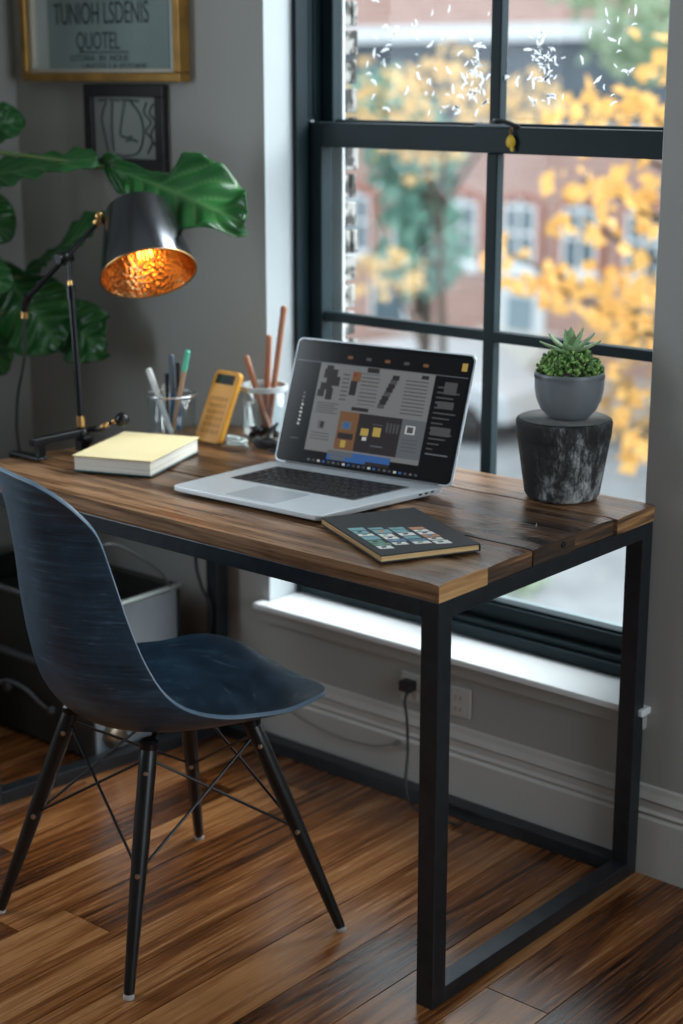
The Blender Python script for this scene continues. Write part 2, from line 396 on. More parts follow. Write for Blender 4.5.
# ------------------------------------------------------------------ desk
DL, DD, DH, TT, LW = 1.1415, .655, .75, .032, .0354
desk = thing('desk', 'desk of reclaimed brown planks on a black square steel tube frame', 'desk', (-DL / 2, DD / 2, 0))
bm = B(); rd = random.Random(5); rn = []
ends = [0.0, -.003, -.001, -.005, .002]; n = 5; pw = DD / n
def plank(bm, y0, y1, xr, zt):
    nx, ny = 60, 5; vs = {}
    for i in range(nx + 1):
        for j in range(ny + 1):
            y = y0 + (y1 - y0) * j / ny; x = (-DL - .085 + .125 * y) * (1 - i / nx) + xr * i / nx
            e = min(j, ny - j) == 0
            dz = .0016 * (noise.noise(Vector((x * 5, y * 22, 3))) ) + (-.0022 if e else 0) + (-.002 if i in (0, nx) else 0)
            dy = (.0014 * noise.noise(Vector((x * 14, y0 * 60, 9)))) if e else 0
            dx = .0018 * noise.noise(Vector((y * 50, i, 5))) if i == nx else 0
            vs[i, j, 1] = bm.verts.new((x + dx, y + dy, zt + dz)); vs[i, j, 0] = bm.verts.new((x + dx, y + dy, DH - TT))
    for i in range(nx):
        for j in range(ny):
            bm.faces.new((vs[i, j, 1], vs[i + 1, j, 1], vs[i + 1, j + 1, 1], vs[i, j + 1, 1])); bm.faces.new((vs[i, j, 0], vs[i, j + 1, 0], vs[i + 1, j + 1, 0], vs[i + 1, j, 0]))
        for j, s in ((0, 1), (ny, -1)):
            q = (vs[i, j, 0], vs[i + 1, j, 0], vs[i + 1, j, 1], vs[i, j, 1]); bm.faces.new(q if s > 0 else q[::-1])
    for j in range(ny):
        for i in (0, nx):
            q = (vs[i, j, 0], vs[i, j, 1], vs[i, j + 1, 1], vs[i, j + 1, 0]); f = bm.faces.new(q if i == 0 else q[::-1]); f.material_index = 1
cnt = []
rr = [.80, .42, .30, .36, .62]
for k in range(n):
    a = len(bm.faces); plank(bm, k * pw + (.0012 if k else 0), (k + 1) * pw - (.0012 if k < n - 1 else 0), ends[k], DH + [0, -.001, .0, -.0008, 0][k]); cnt += [rr[k]] * (len(bm.faces) - a)
tp = obj('tabletop', bm, [M['top'], M['end']], desk); child_world(tp, desk)
at = tp.data.attributes.new('rnd', 'FLOAT', 'FACE')
for i in range(len(tp.data.polygons)): at.data[i].value = cnt[i]
zt = DH - TT; RH = .03
def LX(x, y): return (-.085 + .125 * y) if x < -.6 else 0.     # the left end is cut slightly out of square
def dk(name, *b, bev=.0015):
    bm = B(); box(bm, *b); return child_world(obj(name, bm, M['steel'], desk, bevel=bev), desk)
for x_ in (-DL, -LW):
    for y_ in (0, DD - LW): dk('leg', x_ + LX(x_, y_), x_ + LW + LX(x_, y_), y_, y_ + LW, 0, zt)
def rail(name, ax, ay, bx, by, z0, z1, ex, ey):
    bm = B(); v = [bm.verts.new(p) for z in (z0, z1) for p in ((ax, ay, z), (bx, by, z), (bx + ex, by + ey, z), (ax + ex, ay + ey, z))]
    for f in ((3, 2, 1, 0), (4, 5, 6, 7), (0, 1, 5, 4), (1, 2, 6, 5), (2, 3, 7, 6), (3, 0, 4, 7)): bm.faces.new([v[i] for i in f])
    return child_world(obj(name, bm, M['steel'], desk, bevel=.0015), desk)
rail('top_rail', -DL + LX(-1, 0) + LW, 0, -LW, 0, zt - RH, zt, 0, LW)
rail('top_rail', -DL + LX(-1, DD - LW) + LW, DD - LW, -LW, DD - LW, zt - RH, zt, 0, LW)
rail('floor_rail', -DL + LX(-1, DD - LW) + LW, DD - LW, -LW, DD - LW, 0, RH, 0, LW)
for nm, za, zb in (('top_rail', zt - RH, zt), ('floor_rail', 0, RH)):
    rail(nm, -LW, LW, -LW, DD - LW, za, zb, LW, 0)
    rail(nm, -DL + LX(-1, 0), LW, -DL + LX(-1, DD - LW), DD - LW, za, zb, LW, 0)
# knot hole in the third plank's end
bm = B(); ball(bm, (-.0005, .352, .737), .006, seg=12, sz=(.5, 1.3, 1)); child_world(obj('knot', bm, plain('dark_knot', (.006, .004, .003), .8), desk), desk)
# chalky scratches on the top
bm = B()
for _ in range(34):
    x_ = rd.gauss(-.13, .045); y_ = rd.gauss(.33, .035); L_ = rd.uniform(.01, .035); a = rd.gauss(.25, .35); w = rd.uniform(.0004, .0016)
    dx, dy = cos(a) * L_, sin(a) * L_; nx, ny = -sin(a) * w, cos(a) * w; z = .7512
    if y_ + dy > .388 or y_ - dy < .268: continue
    quad(bm, [(x_ - dx, y_ - dy, z), (x_ + nx, y_ + ny, z), (x_ + dx, y_ + dy, z), (x_ - nx, y_ - ny, z)])
child_world(obj('chalk_scratch', bm, plain('chalky_scuff', (.45, .43, .40), .8), desk), desk)

# ------------------------------------------------------------------ chair
ca = R(14); CO = Vector((-.572, -.065, 0)); CR = Vector((cos(ca), -sin(ca), 0)); CF = Vector((sin(ca), cos(ca), 0))
def cp(r, f, z): return CO + CR * r + CF * f + Vector((0, 0, z))
chair = thing('shell_chair', 'dark blue moulded shell chair on black splayed dowel legs at the desk', 'chair', CO)
st = [  # half width, centre (f,z), edge (f,z)
    (.075, (-.272, .890), (-.262, .884)), (.108, (-.270, .878), (-.240, .866)), (.124, (-.266, .852), (-.212, .838)),
    (.131, (-.260, .810), (-.180, .795)), (.142, (-.250, .740), (-.160, .722)), (.155, (-.242, .660), (-.142, .645)),
    (.172, (-.228, .575), (-.122, .575)), (.190, (-.206, .500), (-.095, .520)), (.203, (-.165, .445), (-.055, .487)),
    (.214, (-.105, .418), (.005, .466)), (.221, (-.030, .408), (.070, .458)), (.219, (.050, .410), (.130, .452)),
    (.210, (.125, .426), (.185, .455)), (.190, (.195, .438), (.225, .452)), (.150, (.238, .440), (.250, .446)), (.08, (.258, .436), (.260, .438))]
def cat(a, b, c, d, t): return .5 * ((2 * b) + (c - a) * t + (2 * a - 5 * b + 4 * c - d) * t * t + (3 * b - a - 3 * c + d) * t ** 3)
rows = []
flat = [(s[0], *s[1], *s[2]) for s in st]; fl_ = [flat[0]] + flat + [flat[-1]]
for i in range(1, len(fl_) - 2):
    for k in range(4):
        t = k / 4; rows.append([cat(fl_[i - 1][q], fl_[i][q], fl_[i + 1][q], fl_[i + 2][q], t) for q in range(5)])
rows.append(list(flat[-1]))
bm = B(); g = []; NS = 28
for hw, fc, zc, fe, ze in rows:
    row = []
    for j in range(NS + 1):
        s = -1 + 2 * j / NS; w = abs(s) ** 2.3
        row.append(bm.verts.new(cp(hw * (s if abs(s) < 1 else s), fc + (fe - fc) * w, zc + (ze - zc) * w)))
    g.append(row)
for i in range(len(g) - 1):
    for j in range(NS): bm.faces.new((g[i][j], g[i][j + 1], g[i + 1][j + 1], g[i + 1][j]))
m = N('navy_shell'); co = m.obj((3, 3, 60)); sc = m.noise(2.2, 6, co, .7); sc2 = m.noise(26, 4, m.obj((1, 1, 1)))
m.set(Base_Color=m.ramp(m.math('ADD', m.math('MULTIPLY', sc, .7), m.math('MULTIPLY', sc2, .3)), [(.36, (.007, .024, .044)), (.54, (.018, .052, .090)), (.70, (.060, .12, .175))]),
      Roughness=m.ramp(sc, [(.3, (.32,) * 3), (.7, (.5,) * 3)]), Specular_IOR_Level=.75)
m.bump(sc, .25, .0008); M['shell'] = m.m
scr_ = m.noise(1., 2, m.n('ShaderNodeMapping', {0: m.n('ShaderNodeTexCoord').outputs['Object'], 'Rotation': (.3, .5, .9), 'Scale': (9, 9, 260)}).outputs[0], .5, 1.5)
base_in = m.p.inputs['Base Color'].links[0].from_socket
m.set(Base_Color=m.mix(m.ramp(scr_, [(.66, (0, 0, 0)), (.74, (.45, .45, .45))]), base_in, (.16, .24, .31)))
o = obj('seat_shell', bm, [M['shell'], plain('shell_edge_highlight', (.16, .24, .32), .3)], chair, smooth=True, solid=.0085); child_world(o, chair)  # second material paints the rim's highlight as a paler edge colour
for md in o.modifiers:
    if md.type == 'SOLIDIFY': md.use_rim = True; md.material_offset_rim = 1
mb = o.modifiers.new('bev', 'BEVEL'); mb.width = .003; mb.segments = 3; mb.limit_method = 'ANGLE'; mb.angle_limit = R(50)
M['ebony'] = plain('black_stained_wood', (.010, .009, .009), .35, var=.3, scale=30)
M['wire'] = plain('black_wire', (.012, .012, .013), .3, .3)
M['chrome'] = plain('brushed_bolt', (.6, .5, .4), .3, 1.)
feet = {'A': (-.416, -.305), 'B': (-.292, .105), 'C': (-.759, .201), 'D': (-.821, -.26)}
tops = {'A': cp(.105, -.085, .398), 'B': cp(.12, .115, .400), 'C': cp(-.12, .115, .400), 'D': cp(-.12, -.12, .400)}
legp = {}
for k in 'ABCD':
    f = Vector((*feet[k], .004)); t = tops[k]; legp[k] = (f, t)
    bm = B(); tube(bm, [f + (t - f) * q for q in (0, .02, .3, .6, .9, 1)], [.0085, .0095, .0125, .0150, .0155, .0150], 20)
    lg = child_world(obj('leg', bm, M['ebony'], chair, smooth=False, bevel=.002), chair)
    for p in lg.data.polygons: p.use_smooth = True
    bm = B(); lathe(bm, [(0, 0), (.0095, 0), (.0100, .004), (.0085, .009), (0, .009)], 16, Matrix.Translation((f.x, f.y, 0)))
    fo = obj('foot_glide', bm, plain('pale_glide', (.5, .5, .5), .4), lg)
    for qq in (.49, .90):
        q = f + (t - f) * qq; bm = B(); lathe(bm, [(0, .012), (.0045, .012), (.0045, .0165), (0, .018)], 12, frame_to((.62, -.75, 0), q)); obj('bolt', bm, M['chrome'], lg)
for a, b in (('A', 'B'), ('B', 'C'), ('C', 'D'), ('D', 'A')):
    for p, q in ((a, b), (b, a)):
        lo = legp[p][0].lerp(legp[p][1], .49); hi = legp[q][0].lerp(legp[q][1], .95)
        bm = B(); tube(bm, [lo, lo.lerp(hi, .5), hi], .0027, 8); child_world(obj('wire_brace', bm, M['wire'], chair), chair)
bm = B()
for k in 'ABCD':
    t = tops[k]; Mx = Matrix.Translation(t)
    lathe(bm, [(0, -.004), (.0165, -.004), (.017, .002), (.017, .008), (.012, .013), (0, .013)], 20, Mx)
tube(bm, [tops['A'], tops['C']], .006, 8); tube(bm, [tops['B'], tops['D']], .006, 8)
child_world(obj('seat_mount', bm, M['wire'], chair), chair)

# ------------------------------------------------------------------ laptop
LB = [Vector((-.735, .128, 0)), Vector((-.374, .141, 0)), Vector((-.336, .458, 0)), Vector((-.730, .404, 0))]
lap = thing('laptop', 'open silver laptop showing a dark news page beside the black notebook', 'laptop', (-.55, .28, .75))
def LQ(u, v, z): p = LB[0] * (1 - u) * (1 - v) + LB[1] * u * (1 - v) + LB[2] * u * v + LB[3] * (1 - u) * v; return Vector((p.x, p.y, z))
M['alu'] = plain('silver_aluminium', (.66, .72, .76), .34, .35, var=.02, scale=40)
M['key'] = plain('black_key', (.010, .010, .012), .45)
M['well'] = plain('key_well', (.16, .17, .18), .5)
M['padm'] = plain('grey_trackpad', (.48, .53, .57), .3, .35, var=.02)
def slab(bm, us, z0, z1, mi=0, inset=0):
    lo, hi = [], []
    for u, v in us: lo.append(bm.verts.new(LQ(u, v, z0))); hi.append(bm.verts.new(LQ(u, v, z1)))
    n = len(us); bm.faces.new(hi).material_index = mi; bm.faces.new(lo[::-1]).material_index = mi
    for i in range(n): bm.faces.new((lo[i], lo[(i + 1) % n], hi[(i + 1) % n], hi[i])).material_index = mi
def rr_(u0, u1, v0, v1, ru, rv, k=5):
    out = []
    for cu, cv, a0 in ((u1 - ru, v0 + rv, -90), (u1 - ru, v1 - rv, 0), (u0 + ru, v1 - rv, 90), (u0 + ru, v0 + rv, 180)):
        for i in range(k + 1): a = R(a0 + 90 * i / k); out.append((cu + ru * cos(a), cv + rv * sin(a)))
    return out
ZB = .7515
bm = B(); slab(bm, rr_(0, 1, 0, 1, .03, .04), ZB + .004, ZB + .0135); slab(bm, rr_(.012, .988, .016, .984, .03, .04), ZB + .0015, ZB + .004)
child_world(obj('base', bm, M['alu'], lap, bevel=.0012), lap)
bm = B(); slab(bm, rr_(.105, .895, .40, .865, .01, .015), ZB + .0134, ZB + .0139); child_world(obj('keyboard_well', bm, M['well'], lap), lap)
bm = B()
rows_ = [(14, 0, .055), (14, .06, .085), (14, .15, .085), (13, .24, .085), (12, .33, .085), (9, .418, .045)]
zk0, zk1 = ZB + .0139, ZB + .0150
ks = [(.855, .038, 14), (.812, .072, 14), (.735, .072, 14), (.658, .072, 13), (.581, .072, 12)]
for vt, hv, nk in ks:
    w = .77 / nk
    for i in range(nk): slab(bm, rr_(.115 + i * w + .004, .115 + (i + 1) * w - .004, vt - hv + .006, vt - .002, .006, .008, 2), zk0, zk1)
xs = [.115, .17, .225, .28, .345, .60, .665, .72, .775, .83, .885]
for a, b in zip(xs, xs[1:]): slab(bm, rr_(a + .004, b - .004, .412, .503, .006, .008, 2), zk0, zk1)
child_world(obj('keyboard', bm, M['key'], lap), lap)
bm = B(); slab(bm, rr_(.34, .66, .045, .355, .01, .014), ZB + .0134, ZB + .0139); child_world(obj('trackpad', bm, M['padm'], lap), lap)
bm = B(); 
for i in range(3): p = LQ(1.0005, .78 + i * .05, ZB + .009); box(bm, p.x - .001, p.x + .0008, p.y, p.y + .010, p.z - .0018, p.z + .0018)
child_world(obj('port', bm, M['key'], lap), lap)
# lid
HBL, HBR = Vector((-.730, .408, ZB + .013)), Vector((-.323, .460, ZB + .013))
lu = (HBR - HBL).normalized(); lw = (HBR - HBL).length; lb = Vector((-lu.y, lu.x, 0)); tl = R(21); ld = lb * sin(tl) + Vector((0, 0, cos(tl))); ln_ = lu.cross(ld)
LH = .256
def lid(u, v, d): return HBL + lu * (u * lw) + ld * (v * LH) + ln_ * d       # d>0 towards the keyboard
if ln_.y > 0: ln_ = -ln_
def lslab(bm, us, d0, d1, mi=0):
    lo = [bm.verts.new(lid(u, v, d0)) for u, v in us]; hi = [bm.verts.new(lid(u, v, d1)) for u, v in us]; n = len(us)
    bm.faces.new(hi).material_index = mi; bm.faces.new(lo[::-1]).material_index = mi
    for i in range(n): bm.faces.new((lo[i], lo[(i + 1) % n], hi[(i + 1) % n], hi[i])).material_index = mi
bm = B(); lslab(bm, rr_(0, 1, 0, 1, .03, .05), -.004, .0015); lidp = child_world(obj('lid', bm, M['alu'], lap, bevel=.001), lap)
M['bezel'] = plain('black_bezel', (.008, .009, .011), .12)
bm = B(); lslab(bm, rr_(.008, .992, .012, .988, .028, .045), .0015, .0022); obj('bezel', bm, M['bezel'], lidp)
bm = B(); tube(bm, [HBL + lu * .03 + Vector((0, 0, -.001)), HBR - lu * .03 + Vector((0, 0, -.001))], .0055, 12); child_world(obj('hinge', bm, M['well'], lap), lap)
# lit screen: flat coloured fields of the page
cols = [('screen_black', (.010, .011, .014), .5), ('screen_page', (.135, .140, .145), 1.), ('screen_dark', (.022, .020, .022), 1.), ('screen_text', (.055, .058, .062), 1.),
        ('screen_white', (.38, .40, .40), 1.), ('screen_brown', (.13, .065, .032), 1.), ('screen_yellow', (.32, .23, .06), 1.), ('screen_blue', (.03, .085, .24), 1.), ('screen_red', (.16, .03, .03), 1.), ('screen_grey', (.085, .095, .105), 1.)]
def scr(n_, c, s):
    m = N(n_); m.set(Base_Color=(0, 0, 0, 1), Emission_Color=(*c, 1), Emission_Strength=s, Roughness=.12); return m.m
smat = [scr(*c) for c in cols]; BK, PG, DK, TX, WH, BR, YE, BL_, RE, GR = range(10)
bm = B(); dlev = [.00225]
def px(u0, u1, v0, v1, mi): 
    dlev[0] += .0000015
    quad(bm, [lid(.02 + .96 * u, .03 + .93 * v, dlev[0]) for u, v in ((u0, v0), (u1, v0), (u1, v1), (u0, v1))], mi)
px(0, 1, 0, 1, BK); px(.0, 1, .845, .852, GR)
px(.15, .82, .10, .845, PG)
for i in range(9): px(.075 + .002 * (i % 3), .088 + .003 * (i % 2), .30 + i * .033, .318 + i * .033, WH if i < 6 else GR)
px(.05, .10, .18, .188, TX)
# plant-like dark picture
for (a, b, c, d) in ((.18, .26, .72, .80), (.20, .28, .66, .74), (.17, .24, .62, .68), (.21, .25, .54, .64), (.19, .23, .76, .83), (.16, .20, .56, .62)): px(a, b, c, d, DK)
for i in range(7): px(.295, .335, .55 + i * .035, .562 + i * .035, TX)
px(.345, .385, .60, .72, DK); px(.35, .40, .72, .80, BR); px(.352, .375, .76, .785, RE)
for i in range(9): px(.405, .51, .53 + i * .032, .540 + i * .032, TX if i % 4 else GR)
px(.43, .50, .845 - .04, .845, DK); px(.38, .48, .475, .505, DK)
for i in range(8): px(.525 + i * .008, .565 + i * .008, .52 + i * .035, .56 + i * .035, DK if i % 3 else TX)
for i in range(10): px(.66, .79, .50 + i * .03, .509 + i * .03, TX)
px(.745, .785, .80, .83, DK)
for i in range(5): px(.17, .30 - .02 * (i % 2), .425 + i * .02, .433 + i * .02, TX)
px(.20, .24, .29, .36, GR); px(.215, .235, .30, .35, DK); 
for i in range(3): px(.17, .28, .20 + i * .025, .207 + i * .025, TX)
px(.32, .685, .14, .46, DK); px(.32, .435, .14, .46, BR); px(.34, .40, .31, .38, GR); px(.355, .385, .325, .365, BL_); px(.355, .385, .16, .22, YE); px(.33, .42, .23, .28, DK)
px(.46, .505, .28, .34, YE); px(.475, .50, .24, .27, WH); px(.53, .575, .285, .36, YE); px(.52, .58, .38, .385, GR); px(.53, .60, .20, .21, GR)
for i in range(4): px(.60 + i * .02, .612 + i * .02, .33, .41, TX)
px(.685, .82, .14, .46, GR); px(.71, .765, .34, .41, WH); px(.72, .755, .35, .40, TX)
for i in range(4): px(.70, .79, .20 + i * .03, .206 + i * .03, TX)
px(.29, .66, .045, .125, BL_); px(.29, .44, .085, .125, GR); px(.52, .66, .04, .07, DK); px(.31, .40, .05, .08, GR)
for i in range(22): px(.18 + i * .030, .196 + i * .030, .012, .030, (GR, TX, WH, BL_, TX)[i % 5])
for i in range(14): px(.845, .97 - .03 * ((i * 7) % 4), .20 + i * .042, .212 + i * .042, TX if i % 5 else GR)
px(.88, .95, .70, .80, TX); px(.86, .95, .58, .64, TX); px(.85, .96, .36, .43, TX); px(.955, .985, .90, .965, YE)
for i in range(5): px(.30 + i * .11, .33 + i * .11, .90, .925, TX if i % 2 else BR)
obj('screen', bm, smat, lidp)

# ------------------------------------------------------------------ notebooks
nb = thing('black_notebook', 'black notebook with gilt edges and colourful collage cover at the desk edge', 'notebook', (-.367, .137, .7515))
nb.rotation_euler.z = -.4601
bm = B(); nw, nd, nt = .258, .182, .0135
bx_ = box(bm, 0, nw, 0, nd, nt - .0025, nt); obj('front_cover', bm, plain('black_cover_cloth', (.010, .013, .016), .6, var=.2), nb, bevel=.001)
bm = B(); box(bm, 0, nw, 0, nd, .0003, .0028); box(bm, 0, nw, nd - .003, nd, .0028, nt - .0025); obj('back_cover', bm, plain('black_cover_board', (.014, .017, .02), .5), nb, bevel=.0008)
m = N('gilt_page_edge'); wv = m.noise(1.2, 5, m.obj((4, 4, 900))); m.set(Base_Color=m.ramp(wv, [(.35, (.50, .29, .11)), (.65, (.85, .60, .30))]), Metallic=.35, Roughness=.35); M['gilt'] = m.m
bm = B(); box(bm, .0015, nw - .0015, .0015, nd - .003, .0028, nt - .0025); obj('pages', bm, M['gilt'], nb)
bm = B(); rc = random.Random(11)
cm = [plain('cover_white', (.88, .87, .83), .5), plain('cover_green', (.12, .30, .20), .5), plain('cover_blue', (.10, .24, .40), .5), plain('cover_orange', (.60, .27, .12), .5), plain('cover_teal', (.20, .42, .45), .5), plain('cover_black', (.02, .02, .025), .5)]
# collage: blocky white characters over colour patches, as on the cover
for j in range(4):          # rows of blocky white characters with coloured patches between, on a slant
    u = .085 + .012 * j; 
    while u < .205 + .006 * j:
        w = rc.uniform(.012, .023); v = .014 + j * .033; h = rc.uniform(.023, .030); z = nt + .0003; ci = rc.choice(([1, 0, 1, 4], [0, 0, 4, 2], [0, 0, 2, 4], [0, 0, 3, 0])[j])
        quad(bm, [(u, v, z), (u + w, v, z), (u + w + .005, v + h, z), (u + .005, v + h, z)], ci)
        quad(bm, [(u + w * .3, v + h * .3, z + .0002), (u + w * .8, v + h * .25, z + .0002), (u + w * .75, v + h * .6, z + .0002), (u + w * .35, v + h * .65, z + .0002)], rc.choice([1, 2, 3, 4, 5, 5]))
        u += w + rc.uniform(.002, .004)
obj('cover_collage', bm, cm, nb)
bk = thing('cream_sketchbook', 'thick cream-covered book with white pages lying beside the lamp', 'book', (-1.0087, .1172, .7515))
bk.rotation_euler.z = .3808
bw, bd, bt_ = .172, .236, .0335
bm = B(); box(bm, 0, bw, 0, bd, bt_ - .003, bt_); obj('front_cover', bm, plain('cream_cover', (.82, .70, .40), .6, var=.05), bk, bevel=.001)
bm = B(); box(bm, 0, bw, 0, bd, 0.0003, .0032); obj('back_cover', bm, plain('dark_back_cover', (.02, .06, .06), .5), bk, bevel=.001)
m = N('white_page_block'); wv = m.noise(1., 5, m.obj((3, 3, 1100))); m.set(Base_Color=m.ramp(wv, [(.3, (.52, .50, .44)), (.65, (.80, .77, .68))]), Roughness=.8)
bm = B(); box(bm, .003, bw - .003, .003, bd - .003, .0032, bt_ - .003); obj('pages', bm, m.m, bk)

# ------------------------------------------------------------------ lamp
lampm = plain('black_lamp_metal', (.012, .012, .014), .28, .5, var=.2)
M['brass'] = plain('aged_brass', (.55, .33, .13), .3, 1., var=.15)
lamp = thing('desk_lamp', 'black clamp-on desk lamp with brass joints and glowing amber shade', 'lamp', (-1.13, .24, .75))
def lp(name, bm, m, smooth=True):
    o = child_world(obj(name, bm, m, lamp, smooth=smooth), lamp); return o
bm = B(); box(bm, -1.215, -1.122, .124, .150, .7530, .7590); box(bm, -1.2205, -1.214, .124, .150, .672, .7590); box(bm, -1.2205, -1.150, .124, .150, .668, .676)
tube(bm, [(-1.170, .137, .645), (-1.170, .137, .6875)], .005, 10)
box(bm, -1.140, -1.122, .115, .250, .785, .800); box(bm, -1.138, -1.124, .128, .146, .7590, .787)
box(bm, -1.142, -1.121, .238, .260, .7535, .790)
o = lp('clamp', bm, lampm, False); mb = o.modifiers.new('b', 'BEVEL'); mb.width = .0025; mb.segments = 2
PB, PT = Vector((-1.131, .248, .785)), Vector((-1.152, .25, 1.148))
bm = B(); tube(bm, [PB, PB.lerp(PT, .03), PB.lerp(PT, .84)], .0068, 16); tube(bm, [PB.lerp(PT, .84), PT], .0048, 12); tube(bm, [PB.lerp(PT, .78), PB.lerp(PT, .86)], .0095, 16)
lp('pole', bm, lampm, False)
bm = B(); tube(bm, [PB.lerp(PT, .055), PB.lerp(PT, .115)], .0092, 16); lp('brass_collar', bm, M['brass'], False); bm = B(); tube(bm, [PB.lerp(PT, .865), PB.lerp(PT, .89)], .0062, 12); lp('brass_collar', bm, M['brass'], False)
bm = B(); tube(bm, [PB + Vector((0, 0, .012)), Vector((-1.097, .275, .802))], .0065, 10); tube(bm, [Vector((-1.09, .283, .810)), Vector((-1.08, .295, .815))], .0035, 10); tube(bm, [PB + Vector((-.004, -.01, .006)), PB + Vector((.012, .012, -.015))], .012, 12)
ball(bm, (-1.131, .248, .790), .015); lp('pivot', bm, lampm)
bm = B(); tube(bm, [Vector((-1.099, .272, .802)), Vector((-1.088, .285, .811))], .0055, 10); lp('brass_ring', bm, M['brass']); bm = B(); tube(bm, [Vector((-1.083, .291, .814)), Vector((-1.076, .298, .817))], .0058, 12); lp('brass_ring', bm, M['brass'])
bm = B(); ball(bm, (-1.068, .305, .819), .0155, seg=24); lp('knob', bm, lampm)
E1, J, E2 = Vector((-1.293, .25, 1.058)), Vector((-1.165, .25, 1.152)), Vector((-1.150, .338, 1.224))
bm = B(); tube(bm, [E1, J], [.0058, .0058], 12); tube(bm, [J, E2], [.0052, .0046], 12); ball(bm, J, .0155); tube(bm, [J + Vector((0, -.018, 0)), J + Vector((0, .018, 0))], .010, 16)
tube(bm, [E1 + Vector((.004, 0, .006)), E1 + Vector((-.006, 0, -.012)), E1 + Vector((-.010, 0, -.030))], [.010, .009, .007], 12); lp('arm', bm, lampm, False)
bm = B(); tube(bm, [E1 + Vector((-.010, 0, -.028)), E1 + Vector((-.011, 0, -.042))], .0085, 12); lp('brass_fitting', bm, M['brass'], False); bm = B(); tube(bm, [E2 + Vector((-.006, -.012, -.008)), E2 + Vector((.002, .006, .004))], .0085, 12); ball(bm, E2 + Vector((.001, -.004, .010)), .009); lp('brass_fitting', bm, M['brass'])
# shade: truncated cone tipped towards the room
AX = Vector((.515, -.290, -.807)).normalized(); SB = Vector((-1.022, .350, 1.122)); SH, RB, RT = .158, .100, .066
ST = SB - AX * SH
Mx = frame_to(AX, ST)
bm = B(); lathe(bm, [(0, -.008), (.02, -.0075), (.05, -.004), (.061, .000), (RT, .006), (RB, SH)], 72, Mx)
m = N('black_enamel_shade'); m.set(Base_Color=(.17, .18, .20, 1), Roughness=m.ramp(m.noise(5, 3, m.obj()), [(.3, (.20,) * 3), (.7, (.27,) * 3)]), Metallic=1.)
sh = lp('lamp_shade', bm, m.m)
m = N('hammered_copper_lining'); vz = m.n('ShaderNodeTexVoronoi', {'Vector': m.obj(), 'Scale': 110.}).outputs['Distance']
m.set(Base_Color=(.72, .36, .13, 1), Metallic=1., Roughness=.24); m.bump(vz, .45, .003)
bm = B(); lathe(bm, [(.0, .003), (.055, .004), (RT - .003, .010), (RB - .002, SH - .0005)], 72, Mx); lathe(bm, [(RB - .0022, SH - .0006), (RB + .0006, SH + .0008), (RB + .0003, SH - .003)], 72, Mx, 1)
obj('shade_lining', bm, [m.m, M['brass']], sh, smooth=True)
bm = B(); tube(bm, [E2, E2 + Vector((.030, .022, -.004))], .0065, 10); lp('socket_neck', bm, lampm, False); bm = B(); tube(bm, [ST - AX * .016, ST - AX * .004], .012, 20); lp('shade_cap', bm, lampm, False)
bm = B(); lathe(bm, [(0, .01), (.016, .01), (.016, .048), (0, .048)], 20, Mx); obj('bulb_socket', bm, M['brass'], sh)
bm = B(); lathe(bm, [(.010, .048), (.016, .062), (.027, .085), (.030, .104), (.026, .122), (.014, .134), (0, .138)], 32, Mx)
bulb = obj('bulb', bm, glass('amber_bulb_glass', (1., .86, .62), 1.4), sh, smooth=True)
bm = B()
for k in range(6):
    a = k * pi / 3
    tube(bm, [Mx @ Vector((.006 * cos(a), .006 * sin(a), .055)), Mx @ Vector((.016 * cos(a), .016 * sin(a), .115)), Mx @ Vector((.016 * cos(a + .5), .016 * sin(a + .5), .117)), Mx @ Vector((.006 * cos(a + .6), .006 * sin(a + .6), .06))], .0011, 6)
fm = emis('glowing_filament', (1., .50, .14), 6.)
obj('filament', bm, fm, sh)
bm = B(); tube(bm, spline([E1 + Vector((-.011, 0, -.040)), (-1.312, .25, .93), (-1.345, .25, .82), (-1.350, .26, .70), (-1.30, .30, .50), (-1.255, .42, .40)], 10)[:40], .0034, 8)
cordl = obj('cord', bm, M['rubber'], lamp); child_world(cordl, lamp)
# ------------------------------------------------------------------ pen cup
def lite(name, m, prof, seg, loc, parent, smooth=True):
    bm = B(); lathe(bm, prof, seg, Matrix.Translation(loc)); return obj(name, bm, m, parent, smooth=smooth)
PCx, PCy, CR_, CH = -1.080, .460, .054, .098
cup = thing('glass_pen_cup', 'clear glass cup with a silver rim holding pens, behind the cream book', 'cup', (PCx, PCy, .7515))
M['wirem'] = plain('silver_rim', (.72, .76, .80), .25, .9)
lite('cup_body', M['cupglass'], [(0, 0), (CR_ - .006, 0), (CR_ - .004, .003), (CR_, CH), (CR_ - .002, CH), (CR_ - .006, .006), (0, .006)], 40, (0, 0, 0), cup)
bm = B(); tube(bm, [(CR_ * cos(a), CR_ * sin(a), CH) for a in [2 * pi * i / 48 for i in range(49)]], .0024, 8, cap=False); obj('cup_rim', bm, M['wirem'], cup, smooth=True)
def stick(name, label, cat, base, tip, r, body, cap=None, capfrac=.12, group=None, tipr=None):
    base = Vector(base); tip = Vector(tip); e = thing(name, label, cat, base, group)
    d = (tip - base); q = 1 - capfrac
    bm = B(); tube(bm, [d * .0, d * .06, d * (q if cap else .985), d * (q if cap else 1.)], [r * .3, r, r, r if cap else r * .7], 14); obj('barrel', bm, body, e, smooth=False)
    if cap:
        bm = B(); tube(bm, [d * q, d * .985, d], [r * 1.12, r * 1.12, r * (tipr or .75)], 14); obj('cap', bm, cap, e)
    return e
pz = .7610
from_c = lambda dx, dy, z: (PCx + dx, PCy + dy, z)
mk_w = plain('white_pen_plastic', (.72, .74, .75), .35); mk_b = plain('blue_pen_plastic', (.02, .12, .30), .3); mk_k = plain('black_pen_plastic', (.015, .018, .022), .3)
